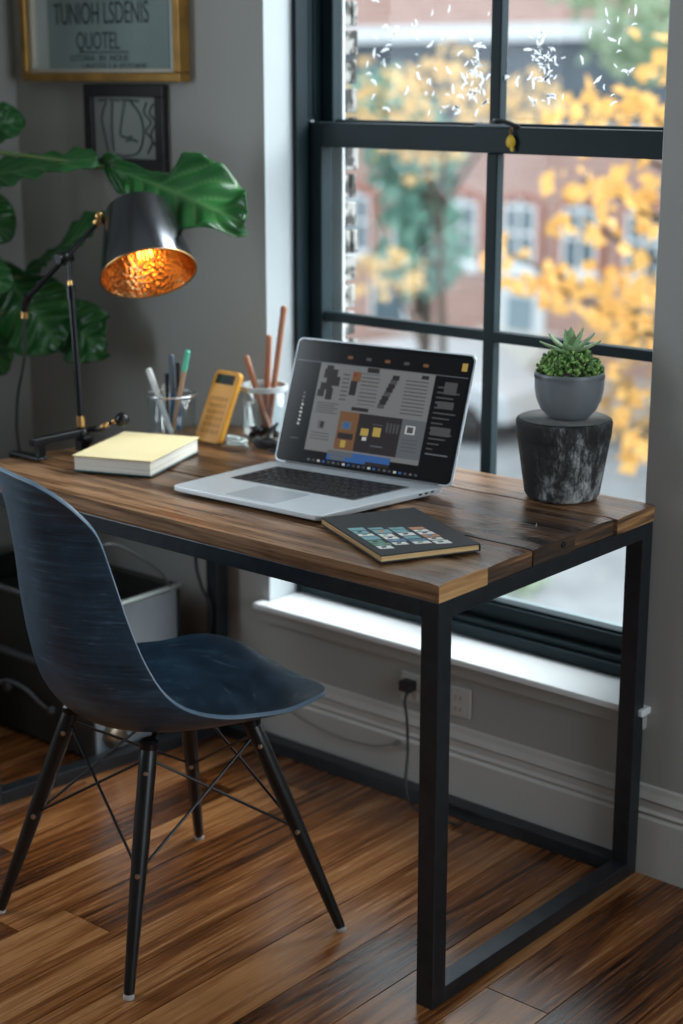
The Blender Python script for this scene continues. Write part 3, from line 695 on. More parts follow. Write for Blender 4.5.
mk_t = plain('kraft_pencil', (.45, .28, .18), .5); mk_g = plain('mint_green_end', (.10, .55, .38), .4); mk_br = plain('copper_pencil', (.50, .22, .13), .42); mk_gr = plain('slate_pen', (.10, .13, .17), .35)
stick('white_marker', 'thick white marker leaning to the left in the glass pen cup', 'marker', from_c(.012, -.012, pz), from_c(-.050, -.020, .902), .0062, mk_w, mk_w, .3)
stick('rolled_paper', 'short white paper roll at the left rim of the pen cup', 'paper roll', from_c(-.012, .010, pz), from_c(-.037, .018, .864), .0085, plain('paper', (.70, .66, .58), .7))
stick('blue_pen', 'blue pen with a slate cap standing upright in the pen cup', 'pen', from_c(-.003, .004, pz), from_c(-.001, .004, .935), .0055, mk_b, mk_gr, .48)
stick('black_fineliner', 'slim black pen standing just right of the blue pen', 'pen', from_c(.006, .014, pz), from_c(.014, .008, .920), .0042, mk_b, mk_k, .55)
stick('short_black_pen', 'short black pen standing just left of the blue pen', 'pen', from_c(-.010, -.004, pz), from_c(-.013, .000, .893), .0040, mk_k, mk_k, .3)
stick('green_ended_pencil', 'kraft pencil with a mint green end leaning right in the cup', 'pencil', from_c(.004, -.006, pz), from_c(.044, .010, .948), .0052, mk_t, mk_g, .24)

# ------------------------------------------------------------------ second jar with pencils
JX, JY, JR, JH = -.928, .590, .050, .118
jar = thing('glass_pencil_jar', 'clear glass jar with brown pencils between the yellow calculator and the laptop', 'jar', (JX, JY, .7515))
lite('jar_body', M['cupglass'], [(0, 0), (JR - .004, 0), (JR, .005), (JR, JH), (JR - .0025, JH), (JR - .004, .008), (0, .008)], 40, (0, 0, 0), jar)
bm = B(); lathe(bm, [(JR - .003, JH - .010), (JR + .002, JH - .010), (JR + .002, JH + .001), (JR - .003, JH + .001)], 48, closed=True); obj('jar_rim', bm, plain('frosted_rim', (.62, .68, .70), .3), jar, smooth=False)
bm = B()
for k in range(10):
    a0 = k * .63; tube(bm, [(.03 * cos(a0), .03 * sin(a0), .010), (.028 * cos(a0 + 1.4), .028 * sin(a0 + 1.4), .016 + k * .0018)], .0040, 8)
obj('binder_clips', bm, plain('dark_clip_metal', (.03, .03, .035), .3, .7), jar)
jz = .7625
stick('short_copper_pencil', 'short copper-brown pencil leaning left out of the glass jar', 'pencil', (JX + .022, JY - .004, jz), (JX - .049, JY - .004, .928), .0068, mk_br)
stick('middle_copper_pencil', 'copper-brown pencil standing upright in the middle of the glass jar', 'pencil', (JX - .010, JY + .014, jz), (JX - .002, JY + .020, .975), .0068, mk_br)
stick('tall_copper_pencil', 'tallest brown pencil leaning right in the glass jar beside the laptop', 'pencil', (JX + .004, JY + .006, jz), (JX + .034, JY + .030, 1.040), .0066, mk_br, mk_br, .05)
# calculator leaning on the jar
cal = thing('calculator', 'yellow pocket calculator with a black display leaning against the glass jar', 'calculator')
c0, c1, c2 = Vector((-1.030, .474, .753)), Vector((-.955, .474, .753)), Vector((-1.004, .528, .903))
uu = (c1 - c0).normalized(); vv = (c2 - c0); vv = (vv - uu * vv.dot(uu) * .30); hh = vv.length; vv.normalize(); nn = uu.cross(vv).normalized(); 
if nn.y > 0: nn = -nn
def CM(bm, u0, u1, v0, v1, d0, d1, mi=0, r=.0, k=5):
    if r: pts = [(a, b) for a, b in [(u0 + (u1 - u0) * p, v0 + (v1 - v0) * q) for p, q in rr_(0, 1, 0, 1, r / (u1 - u0), r / (v1 - v0), k)]]
    else: pts = [(u0, v0), (u1, v0), (u1, v1), (u0, v1)]
    P = lambda u, v, d: uu * u + vv * v + nn * d
    lo = [bm.verts.new(P(u, v, d0)) for u, v in pts]; hi = [bm.verts.new(P(u, v, d1)) for u, v in pts]; n = len(pts)
    bm.faces.new(hi).material_index = mi; bm.faces.new(lo[::-1]).material_index = mi
    for i in range(n): bm.faces.new((lo[i], lo[(i + 1) % n], hi[(i + 1) % n], hi[i])).material_index = mi
cal.location = c0 - nn * -.0
yl = plain('amber_plastic', (.92, .43, .045), .35, var=.05)
bm = B(); CM(bm, 0, .076, 0, hh, -.014, .0, r=.012); cb = obj('case', bm, yl, cal, bevel=.003)
bm = B(); CM(bm, .002, .074, .002, .022, -.0165, -.0142, r=.008); CM(bm, .004, .072, -.001, .012, -.013, -.002, r=.004); obj('rubber_base', bm, mk_k, cal)
bm = B(); CM(bm, .012, .064, hh - .030, hh - .009, .0, .0012, r=.003); obj('display', bm, plain('dark_display', (.02, .018, .012), .15), cal)
bm = B()
for i in range(4):
    for j in range(6): CM(bm, .013 + i * .0132, .0235 + i * .0132, .020 + j * .0145, .0300 + j * .0145, 0, .0009, r=.002, k=2)
obj('keys', bm, plain('orange_key', (.72, .32, .03), .4), cal)
# clutter at the foot of the jar
bm = B(); rc = random.Random(4); pts = []
for i in range(46):
    a = i * .55; rr2 = .016 + .0045 * sin(i * 1.7); pts.append((-.848 + (rr2 + .010) * cos(a) * 1.25, .512 + rr2 * sin(a), .7560 + .00036 * i))
tube(bm, spline(pts, 3), .0030, 7); box(bm, -.828, -.800, .500, .510, .7515, .761)
tag(obj('coiled_black_cable', bm, M['rubber']), 'coiled black cable on the desk between the jar and the laptop', 'cable')
bm = B(); pts = []
for i in range(30):
    a = i * .62; pts.append((-.905 + (.026 + .004 * sin(i * 2.1)) * cos(a), .480 + (.013 + .003 * cos(i)) * sin(a), .7558 + .0007 * i))
tube(bm, spline(pts, 3), .0032, 7)
tag(obj('coiled_white_cable', bm, plain('white_cable', (.60, .68, .66), .4)), 'coiled white cable on the desk beside the foot of the calculator', 'cable')

# ------------------------------------------------------------------ weathered block and succulent
BX, BY = -.157, .584
blk = thing('weathered_plant_stand', 'round charcoal concrete stand streaked with white under the small grey pot', 'plant stand', (BX, BY, .7512))
m = N('limewashed_charcoal'); n1 = m.noise(1.9, 9, m.obj((26, 26, 12)), .78); n2 = m.noise(14, 3, m.obj((1, 1, .6)), .6)
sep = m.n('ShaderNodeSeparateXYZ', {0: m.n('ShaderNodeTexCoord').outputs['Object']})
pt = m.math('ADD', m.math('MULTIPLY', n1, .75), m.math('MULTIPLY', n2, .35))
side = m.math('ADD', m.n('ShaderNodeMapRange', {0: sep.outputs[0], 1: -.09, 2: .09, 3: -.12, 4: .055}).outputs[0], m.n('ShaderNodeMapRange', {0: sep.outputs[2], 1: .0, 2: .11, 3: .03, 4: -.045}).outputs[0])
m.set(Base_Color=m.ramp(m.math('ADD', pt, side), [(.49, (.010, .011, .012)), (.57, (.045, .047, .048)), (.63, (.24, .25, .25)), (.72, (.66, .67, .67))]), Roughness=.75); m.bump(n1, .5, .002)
prof = [(0, 0), (.060, 0), (.066, .003), (.0705, .010), (.0860, .112), (.0862, .1135), (.0874, .1155), (.0895, .140), (.0898, .145), (.0885, .149), (.085, .1505), (.05, .1515), (0, .152)]
bm = B(); lathe(bm, prof, 72); obj('stand_body', bm, m.m, blk, smooth=False, bevel=.001)
for p in blk.children[0].data.polygons: p.use_smooth = True
bm = B(); lathe(bm, [(0, .1521), (.083, .1512), (.084, .1518), (0, .1530)], 64); obj('stand_top', bm, plain('worn_grey_top', (.13, .135, .13), .6, var=.25, scale=25), blk, smooth=True)
pot = thing('potted_succulent', 'small grey glazed pot with a green succulent on the charcoal stand', 'potted plant', (BX + .008, BY, .7512 + .1532)); pot.scale = (.93, .93, .93)
m = N('grey_glaze'); m.set(Base_Color=m.ramp(m.noise(9, 4, m.obj()), [(.3, (.150, .170, .185)), (.7, (.20, .22, .235))]), Roughness=.38); M['glaze'] = m.m
bm = B(); lathe(bm, [(0, 0), (.036, 0), (.042, .003), (.056, .018), (.065, .038), (.0685, .060), (.0690, .080), (.0690, .0905), (.0680, .092), (.0655, .092), (.0645, .090), (.0640, .076), (.060, .050), (0, .045)], 72)
obj('pot', bm, M['glaze'], pot, smooth=True)
bm = B()
for k in range(96):
    a = 2 * pi * k / 96; Mx = Matrix.Translation((.0688 * cos(a), .0688 * sin(a), .0835)) @ Matrix.Rotation(a, 4, 'Z'); box(bm, -.0004, .0010, -.0009, .0009, -.0035, .0035, 0, Mx)
obj('ribbed_band', bm, M['glaze'], pot)
bm = B(); lathe(bm, [(0, .082), (.03, .0815), (.0640, .0790)], 40); obj('soil', bm, plain('dark_soil', (.02, .014, .009), .9, var=.5, scale=90, bump=.5), pot, smooth=True)
# bushy cushion of tiny fleshy leaves
def leafmat(name, lo, hi, scale=60, rough=.45, tr=.0):
    m = N(name); v = m.n('ShaderNodeAttribute', attribute_name='rnd').outputs['Fac']; nn_ = m.noise(scale, 3, m.obj())
    m.set(Base_Color=m.ramp(m.math('ADD', m.math('MULTIPLY', v, .6), m.math('MULTIPLY', nn_, .4)), [(.2, lo), (.8, hi)]), Roughness=rough)
    if tr:
        t = m.n('ShaderNodeBsdfTranslucent', {0: (*[x * 1.1 for x in hi], 1)}); mx = m.n('ShaderNodeMixShader', {0: tr, 1: m.p.outputs[0], 2: t.outputs[0]}); m.t.links.new(mx.outputs[0], m.out.inputs[0])
    return m.m
def set_rnd(o, vals):
    at = o.data.attributes.new('rnd', 'FLOAT', 'FACE')
    for i in range(len(o.data.polygons)): at.data[i].value = vals[i]
rs = random.Random(21); bm = B(); vals = []
for k in range(780):
    a = rs.uniform(0, 2 * pi); ph = math.acos(rs.uniform(.0, 1)); rad = rs.uniform(.72, 1.)
    d = Vector((sin(ph) * cos(a), sin(ph) * sin(a), cos(ph)))
    base = Vector((d.x * .061 * rad, d.y * .061 * rad, .086 + d.z * .050 * rad))
    dr = (d + Vector((rs.gauss(0, .45), rs.gauss(0, .45), rs.gauss(.25, .4)))).normalized()
    Mx = frame_to(dr, base, (rs.random() + .01, rs.random(), rs.random())); L_ = rs.uniform(.008, .0125); w = L_ * .42
    f0 = len(bm.faces)
    lathe(bm, [(0, 0), (w * .6, L_ * .25), (w, L_ * .6), (w * .7, L_ * .88), (0, L_)], 6, Mx @ Matrix.Diagonal((1, .55, 1, 1))); v = rs.random()
    vals += [v] * (len(bm.faces) - f0)
o = obj('cushion_foliage', bm, leafmat('small_green_leaf', (.012, .085, .010), (.36, .60, .17), rough=.3), pot, smooth=True); set_rnd(o, vals)
# taller rosette of pointed leaves
bm = B(); vals = []
def fleshy(bm, base, dirn, L_, w, thick, curl=.3):
    d = Vector(dirn).normalized(); side = d.cross(Vector((0, 0, 1))).normalized(); up = side.cross(d); n = 9; rings = []
    for i in range(n + 1):
        t = i / n; c = Vector(base) + d * (L_ * t) + up * (curl * L_ * t * t); ww = w * (sin(pi * min(1, .12 + t * .9)) ** .7) * (1 if t < .97 else .25); th = thick * (1 - .6 * t)
        rings.append([bm.verts.new(c + side * (ww * cos(q)) + up * (th * sin(q) + (.35 * ww * abs(cos(q))))) for q in [2 * pi * k / 10 for k in range(10)]])
    for i in range(n):
        for k in range(10): bm.faces.new((rings[i][k], rings[i][(k + 1) % 10], rings[i + 1][(k + 1) % 10], rings[i + 1][k]))
    bm.faces.new(rings[0][::-1]); bm.faces.new(rings[-1])
ctr = Vector((.002, -.006, .130))
tube(bm, [(.0, -.004, .09), ctr + Vector((0, 0, .012))], [.006, .005], 8)
CRt, CUp, CBk = Vector((.76, .65, 0)), Vector((0, 0, 1)), Vector((-.65, .76, 0))
for (a, up_, bk_, L_) in ((-1, .18, -.1, .060), (-.9, .55, .3, .052), (-.75, .05, -.5, .040), (1, .55, 0, .058), (1, .22, -.25, .060), (.75, .95, .2, .052), (.1, 1., .3, .050), (-.35, 1., .35, .046), (.4, .2, -.9, .036), (-.3, .4, -.8, .034), (.9, .05, .4, .050), (0, .6, 1, .04), (.55, .75, -.2, .050)):
    fleshy(bm, ctr + CRt * (a * .004), CRt * a + CUp * up_ + CBk * bk_, L_, .0120, .0042, .22)
m = N('grey_green_rosette'); m.set(Base_Color=m.ramp(m.noise(60, 3, m.obj()), [(.3, (.20, .38, .17)), (.7, (.46, .62, .34))]), Roughness=.5)
obj('rosette', bm, m.m, pot, smooth=True)

# ------------------------------------------------------------------ yellow tag on the meeting rail
yt = thing('yellow_key_tag', 'small yellow tag hanging from the window meeting rail', 'tag', (-.440, .7985, 1.405))
ym_ = plain('yellow_tag', (.78, .50, .03), .4)
bm = B(); lathe(bm, [(0, -.005), (.004, -.005), (.010, .0), (.0115, .006), (.009, .014), (.004, .020), (0, .021)], 16, Matrix.Translation((0, -.006, -.024)) @ Matrix.Diagonal((1, .45, 1, 1))); lathe(bm, [(0, -.004), (.0045, -.002), (.005, .004), (0, .008)], 12, Matrix.Translation((.004, -.006, -.032)) @ Matrix.Diagonal((1, .5, 1, 1)))
obj('tag_body', bm, ym_, yt, smooth=True)
bm = B(); tube(bm, spline([(0, -.006, -.004), (-.003, -.006, .004), (0, -.002, .0115), (.003, -.006, .004), (0, -.006, -.004)], 6), .0012, 6); obj('tag_loop', bm, M['brass'], yt)

# ------------------------------------------------------------------ storage by the wall
M['tin'] = plain('grey_steel_sheet', (.14, .15, .155), .42, .5, var=.2, scale=6)
M['tind'] = plain('dark_steel_sheet', (.035, .033, .030), .45, .4, var=.3, scale=6)
M['rimm'] = plain('pale_rim', (.50, .56, .52), .3, .7)
M['panel'] = plain('pale_end_panel', (.26, .29, .32), .5, .3, var=.2, scale=5)
bx0, bx1, by0, by1 = -1.74, -1.20, .305, .585
tr_ = thing('metal_storage_trunk', 'dark metal trunk with a curved handle and rivets under the open file bin', 'trunk', (-1.47, .445, 0))
def tb(name, bm, m, root, bevel=.002): return child_world(obj(name, bm, m, root, bevel=bevel), root)
bm = B(); box(bm, bx0, bx1 - .004, by0, by1, .012, .200); tb('trunk_body', bm, M['tind'], tr_)
bm = B(); box(bm, bx1 - .004, bx1, by0 + .006, by1 - .006, .020, .195); tb('end_panel', bm, M['panel'], tr_)
bm = B(); box(bm, bx0 - .004, bx1 + .004, by0 - .006, by1 + .004, .200, .214); tb('lid', bm, M['tin'], tr_)
bm = B()
for x_ in (bx0 + .03, bx1 - .05):
    for y_ in (by0 + .03, by1 - .03): bm = B(); lathe(bm, [(0, 0), (.014, 0), (.014, .012), (0, .012)], 12, Matrix.Translation((x_, y_, 0))); tb('foot', bm, M['rubber'], tr_, 0)
hx = (-1.50, -1.34)
bm = B(); tube(bm, spline([(hx[0], by0 - .006, .115), (hx[0] + .01, by0 - .028, .138), (hx[0] + .05, by0 - .034, .152), (hx[1] - .05, by0 - .034, .146), (hx[1] - .01, by0 - .028, .122), (hx[1], by0 - .006, .098)], 8), .0045, 10)
for hx_, hz in ((hx[0], .115), (hx[1], .098)): ball(bm, (hx_, by0 - .003, hz), .011)
tb('handle', bm, M['tin'], tr_, 0)
bm = B()
for x_ in (-1.70, -1.62, -1.53, -1.25): bm = B(); ball(bm, (x_, by0 - .001, .120), .006); tb('rivet', bm, M['rimm'], tr_, 0)
bm = B(); lathe(bm, [(0, 0), (.030, .001), (.033, .006), (.026, .016), (.010, .022), (0, .023)], 28, frame_to((1, 0, 0), (bx1, by0 + .060, .060))); 
for p in bm.faces: p.smooth = True
tb('round_boss', bm, plain('worn_brass_disc', (.42, .34, .24), .35, .9), tr_, 0)
bn = thing('open_file_bin', 'open grey metal file bin with pale rim and wire handle on the trunk', 'bin', (-1.47, .445, .2145))
z0, z1 = .2145, .366; w = .004
bm = B(); box(bm, bx0, bx1 - .001, by0, by0 + w, z0, z1 - .008); box(bm, bx0, bx1 - .001, by1 - w, by1, z0, z1 - .008); box(bm, bx0, bx0 + w, by0, by1, z0, z1 - .008); box(bm, bx0, bx1 - .001, by0, by1, z0, z0 + .004); tb('bin_body', bm, M['tind'], bn)
bm = B(); box(bm, bx1 - .004, bx1, by0 + .004, by1 - .012, z0 + .004, z1 - .008); tb('end_panel', bm, M['panel'], bn)
bm = B(); tube(bm, [(bx1, by0 - .004, z1 - .003), (bx1, by1 + .002, z1 - .003)], .0065, 12); tb('side_rim', bm, M['rimm'], bn, 0)
bm = B(); tube(bm, [(bx0, by0, z1 - .004), (bx1, by0, z1 - .004)], .006, 12); tb('front_rim', bm, M['tin'], bn, 0)
bm = B(); tube(bm, [(bx0, by1, z1 - .004), (bx1, by1, z1 - .004)], .004, 8); tb('back_rim', bm, M['tind'], bn, 0)
bm = B(); tube(bm, spline([(bx1 + .002, by1 - .03, z1 - .003), (bx1 + .004, by1 - .075, z1 + .055), (bx1 + .004, .420, .485), (bx1 + .003, .37, .510), (bx1 + .003, .33, .505), (bx1 + .003, by0 + .005, .46), (bx1 + .002, by0 + .002, z1)], 8), .0032, 8); tb('wire_handle', bm, M['tin'], bn, 0)
bm = B(); ball(bm, (-1.375, by0 - .003, .305), .008); tb('knob', bm, M['rimm'], bn, 0)
bm = B(); box(bm, bx0 + .03, bx1 - .03, by0 + .03, by1 - .03, z0 + .004, z0 + .090); tb('liner', bm, plain('black_liner', (.01, .01, .01), .7), bn)

# ------------------------------------------------------------------ fiddle leaf fig
fig = thing('fiddle_leaf_fig', 'tall potted fiddle-leaf fig with broad glossy leaves in the corner', 'plant', (-1.66, .08, 0))
def FL(o): return child_world(o, fig)
bm = B(); lathe(bm, [(0, 0), (.095, 0), (.105, .01), (.125, .22), (.128, .23), (.118, .23), (.110, .20), (0, .195)], 40, Matrix.Translation((-1.66, .08, 0))); FL(obj('plant_pot', bm, plain('charcoal_pot', (.05, .05, .055), .6), fig, smooth=True))
bm = B(); lathe(bm, [(0, .215), (.115, .212)], 32, Matrix.Translation((-1.66, .08, 0))); FL(obj('soil', bm, plain('fig_soil', (.02, .014, .01), .9), fig))
bm = B(); tube(bm, spline([(-1.66, .08, .2), (-1.67, .10, .6), (-1.70, .12, 1.0), (-1.71, .14, 1.4), (-1.69, .15, 1.75)], 8), [.014] * 17 + [.011] * 8 + [.009] * 8, 10); FL(obj('trunk', bm, plain('fig_bark', (.10, .075, .05), .8, var=.3, scale=30, bump=.4), fig, smooth=True))
m = N('fig_leaf'); rv = m.n('ShaderNodeAttribute', attribute_name='vein').outputs['Fac']; nz = m.noise(7, 3, m.obj())
c = m.ramp(nz, [(.3, (.012, .085, .022)), (.7, (.040, .200, .050))]); c = m.mix(m.math('MULTIPLY', rv, .6), c, (.16, .36, .13))
m.set(Base_Color=c, Roughness=.27, Specular_IOR_Level=.55)
t = m.n('ShaderNodeBsdfTranslucent', {0: (.06, .26, .03, 1)}); mx = m.n('ShaderNodeMixShader', {0: .32, 1: m.p.outputs[0], 2: t.outputs[0]}); m.t.links.new(mx.outputs[0], m.out.inputs[0])
M['fig'] = m.m
def figleaf(base, tip, nrm, width, droop=.1, fold=.25, wav=.02, stem=None, seed=0):
    base = Vector(base); tip = Vector(tip); d = tip - base; L_ = d.length; d.normalize()
    nrm = Vector(nrm); nrm = (nrm - d * nrm.dot(d)).normalized(); s = d.cross(nrm)
    bm = B(); nu, nv = 64, 24; g = []; vv_ = []
    for i in range(nu + 1):
        t = i / nu
        w = width * .5 * (.42 * sin(pi * min(1, t * 1.9)) * (t < .53) + (.0 if t < .18 else sin(pi * ((t - .18) / .82) ** 1.25) ** .62) * 1.)
        w = width * .5 * max((.36 * sin(pi * min(t / .5, 1)) ** .5), (sin(pi * ((max(t, .2) - .2) / .8) ** 1.15)) ** .55 if .2 < t < 1 else 0, .01)
        row = []
        for j in range(nv + 1):
            q = -1 + 2 * j / nv
            ph = (t * 7.5 - abs(q) * 1.6)
            rip = -abs(((ph % 1) - .5)) * 2 + 1
            h = fold * w * abs(q) ** 1.3 - droop * L_ * t * t + wav * abs(q) * (sin(t * 13 + seed + (2 if q > 0 else 0)) * .8 + sin(t * 29 + seed) * .35) * (width / .2) - .016 * (1 - rip) * abs(q) ** .7 * (width / .2)
            row.append(bm.verts.new(base + d * (L_ * t) + s * (w * q) + nrm * h)); vv_.append(max(1 - min(1, abs(q) * 9), max(0, 1 - min(ph % 1, 1 - ph % 1) * 7)))
        g.append(row)
    for i in range(nu):
        for j in range(nv): bm.faces.new((g[i][j], g[i + 1][j], g[i + 1][j + 1], g[i][j + 1]))
    bmesh.ops.recalc_face_normals(bm, faces=bm.faces)
    n0 = len(vv_)
    o = obj('leaf', bm, M['fig'], fig, smooth=True, solid=.0012)
    at = o.data.attributes.new('vein', 'FLOAT', 'POINT')
    for i in range(n0): at.data[i].value = vv_[i]
    FL(o)
    if stem:
        b2 = B(); tube(b2, spline([stem, (Vector(stem) + base) / 2 + Vector((0, 0, .015)), base], 6), [.0045] * 13, 8); obj('petiole', b2, plain('green_petiole', (.10, .16, .05), .5), o)
    return o
figleaf((-1.275, .47, 1.322), (-.872, .45, 1.262), (.30, -.60, .72), .205, .12, .12, .030, (-1.70, .14, 1.36), 1)
figleaf((-1.690, .30, 1.270), (-1.265, .43, 1.352), (.0, -.42, .90), .15, .02, .12, .012, (-1.71, .14, 1.25), 2)
figleaf((-1.70, .36, 1.385), (-1.515, .44, 1.420), (.3, -.9, .3), .10, .02, .2, .02, (-1.71, .13, 1.45), 3)
figleaf((-1.66, .36, 1.300), (-1.560, .42, 1.150), (.6, -.7, .4), .11, .05, .2, .02, (-1.71, .13, 1.3), 4)
figleaf((-1.72, .30, 1.140), (-1.480, .35, 1.060), (.3, -.8, .5), .11, .05, .1, .015, (-1.70, .12, 1.15), 5)
figleaf((-1.60, .48, 1.060), (-1.300, .50, 1.225), (.15, -.6, .9), .12, .02, .2, .016, (-1.70, .13, 1.0), 6)
figleaf((-1.66, .46, 1.090), (-1.500, .50, .900), (.35, -.85, .3), .21, .05, .1, .022, (-1.69, .13, .95), 7)
figleaf((-1.60, .55, .990), (-1.390, .53, .905), (.2, -.85, .35), .15, .08, .12, .02, (-1.70, .14, .9), 8)
figleaf((-1.75, .42, 1.02), (-1.640, .44, .83), (.3, -.85, .2), .15, .05, .1, .02, (-1.70, .12, .9), 9)
figleaf((-1.72, .10, 1.60), (-1.60, .20, 1.80), (.4, -.6, .6), .15, .05, .15, .02, (-1.69, .14, 1.6), 10)

# ------------------------------------------------------------------ outside
GZ = -4.2
def asphalt(name, c, s=.4):
    m = N(name); m.set(Base_Color=m.ramp(m.noise(2, 6, m.obj()), [(.3, tuple(x * .8 for x in c)), (.7, tuple(min(1, x * 1.15) for x in c))]), Roughness=.85); return m.m
bm = B(); box(bm, -60, 30, 1.2, 60, GZ - .3, GZ); struct('ground', bm, asphalt('street_asphalt', (.24, .255, .27)), label='grey street below the window')
bm = B(); box(bm, -60, 30, 21.0, 24.9, GZ, GZ + .14); struct('sidewalk', bm, asphalt('far_pavement', (.46, .44, .42)), label='pale pavement across the street')
bm = B(); box(bm, -60, 30, 3.0, 9.5, GZ, GZ + .14); o = struct('sidewalk', bm, asphalt('near_pavement', (.40, .41, .41)), label='pale pavement below the window')
# own building: masonry around the opening, brick reveal
bm = B(); E0, E1_ = .80, .93
box(bm, -4, WX0 + .006, E0, E1_, GZ, 4); box(bm, WX1 + .03, 3.2, E0, E1_, GZ, 4); box(bm, WX0 + .006, WX1 + .03, E0, E1_, WZ1, 4); box(bm, WX0 + .006, WX1 + .03, E0, E1_, GZ, .32)
ow = struct('wall_masonry', bm, plain('outer_masonry', (.35, .3, .28), .85), label='outer masonry behind the plaster wall')
wb_ = N('whitewashed_brick'); wb_.set(Base_Color=wb_.ramp(wb_.noise(30, 4, wb_.obj()), [(.42, (.05, .048, .045)), (.54, (.42, .41, .39))]), Roughness=.85)
bm = B(); rb = random.Random(8); z = .38
while z < WZ1 - .02:
    off = 0 if int((z - .38) / .0620) % 2 else .055; y = .886 - off * .4
    while y < .93:
        a, b = max(.886, y), min(.930, y + .045)
        if b - a > .004: box(bm, WX0 + .004, WX0 + .040 + rb.uniform(-.004, .006), a, b, z, z + .052)
        y += .049
    z += .062
o = struct('brick_reveal', bm, wb_.m, win, bevel=.003)
# brick house opposite
brick = N('pink_brick'); bt = brick.n('ShaderNodeTexBrick', {'Vector': brick.n('ShaderNodeMapping', {0: brick.n('ShaderNodeTexCoord').outputs['Object'], 'Rotation': (R(90), 0, 0)}).outputs[0], 'Color1': (.50, .31, .26, 1), 'Color2': (.43, .25, .21, 1), 'Mortar': (.5, .45, .42, 1), 'Scale': 1.6, 'Mortar Size': .012})
brick.set(Base_Color=bt.outputs[0], Roughness=.85)
stone = plain('pale_stone', (.62, .60, .56), .8); slate = plain('slate_blue_roofing', (.10, .125, .15), .6, var=.2, scale=2); wing = plain('dark_house_glass', (.10, .15, .18), .15)
wht = plain('white_joinery', (.75, .78, .80), .6)
HY = 25.0
hs = thing('brick_townhouse', 'pink brick townhouse with arched windows across the street', 'building', (-18, HY, GZ))
def hobj(n, bm, m, par=hs): 
    o = obj(n, bm, m, par)
    if par is hs: o.location = -Vector(hs.location)
    return o
bm = B(); box(bm, -40, 2, HY, HY + 6, GZ, .52); hobj('facade', bm, brick.m)
bm = B(); box(bm, -40, 2, HY - .05, HY + 6, .52, 2.1); hobj('slate_band', bm, slate)
bm = B(); box(bm, -40, 2, HY - .45, HY + .1, 2.08, 2.38); box(bm, -40, 2, HY - .18, HY, .44, .54); hobj('white_cornice', bm, wht)
bm = B(); box(bm, -40, 2, HY + .05, HY + 6, 2.38, 9.0); hobj('upper_facade', bm, brick.m)
def arch(cx, zb, w, h):
    bm = B(); pts = [(cx - w / 2, zb), (cx + w / 2, zb)] + [(cx + w / 2 * cos(a), zb + h - w / 2 * .55 + w / 2 * .55 * sin(a)) for a in [pi * i / 10 for i in range(11)]]
    P2 = lambda s, y: [bm.verts.new(((x - cx) * s + cx, y, (z - zb - h / 2) * (1 + (s - 1) * w / h) + zb + h / 2)) for x, z in pts]
    A, Bv = P2(1.28, HY - .10), P2(1.0, HY - .10); A2 = P2(1.28, HY + .02)
    n = len(pts)
    for i in range(n):
        j = (i + 1) % n; bm.faces.new((A[i], A[j], Bv[j], Bv[i])); bm.faces.new((A[i], A2[i], A2[j], A[j]))
    wf = hobj('house_window', bm, plain('red_brick_arch', (.42, .16, .11), .85))
    bm = B(); vs = P2(1.02, HY - .06); bm.faces.new(vs); hobj('pane', bm, wing, wf)
    bm = B(); box(bm, cx - .03, cx + .03, HY - .12, HY - .055, zb, zb + h); box(bm, cx - w / 2, cx + w / 2, HY - .12, HY - .055, zb + h * .48, zb + h * .54); box(bm, cx - w * .62, cx + w * .62, HY - .22, HY - .02, zb - .16, zb); rect_frame(bm, cx - w / 2, cx + w / 2, zb, zb + h - .1, .08, HY - .11, HY - .056); hobj('white_sash', bm, wht, wf)
for cx in (-21.2, -19.81, -18.42, -17.03, -15.64, -14.25, -12.86): arch(cx, -2.2, .80, 1.32)
bm = B(); box(bm, -17.5, -16.4, HY - .10, HY + .02, GZ + .1, -2.55); dr = hobj('doorway', bm, wht); bm = B(); box(bm, -17.25, -16.65, HY - .13, HY - .1, GZ + .15, -2.75); hobj('door_leaf', bm, plain('blue_grey_door', (.25, .33, .38), .5), dr)
bm = B()
for i in range(5): box(bm, -17.8, -16.0, HY - 1.5 + i * .28, HY - .0, GZ + .13 + i * .13, GZ + .13 + (i + 1) * .13)
hobj('stoop', bm, stone)
for cx in (-20.3, -14.6, -12.6):
    bm = B(); box(bm, cx - .5, cx + .5, HY - .08, HY + .02, GZ + .5, -2.65); wf = hobj('basement_window', bm, wht); bm = B(); box(bm, cx - .4, cx + .4, HY - .1, HY - .078, GZ + .6, -2.75); hobj('pane', bm, wing, wf)

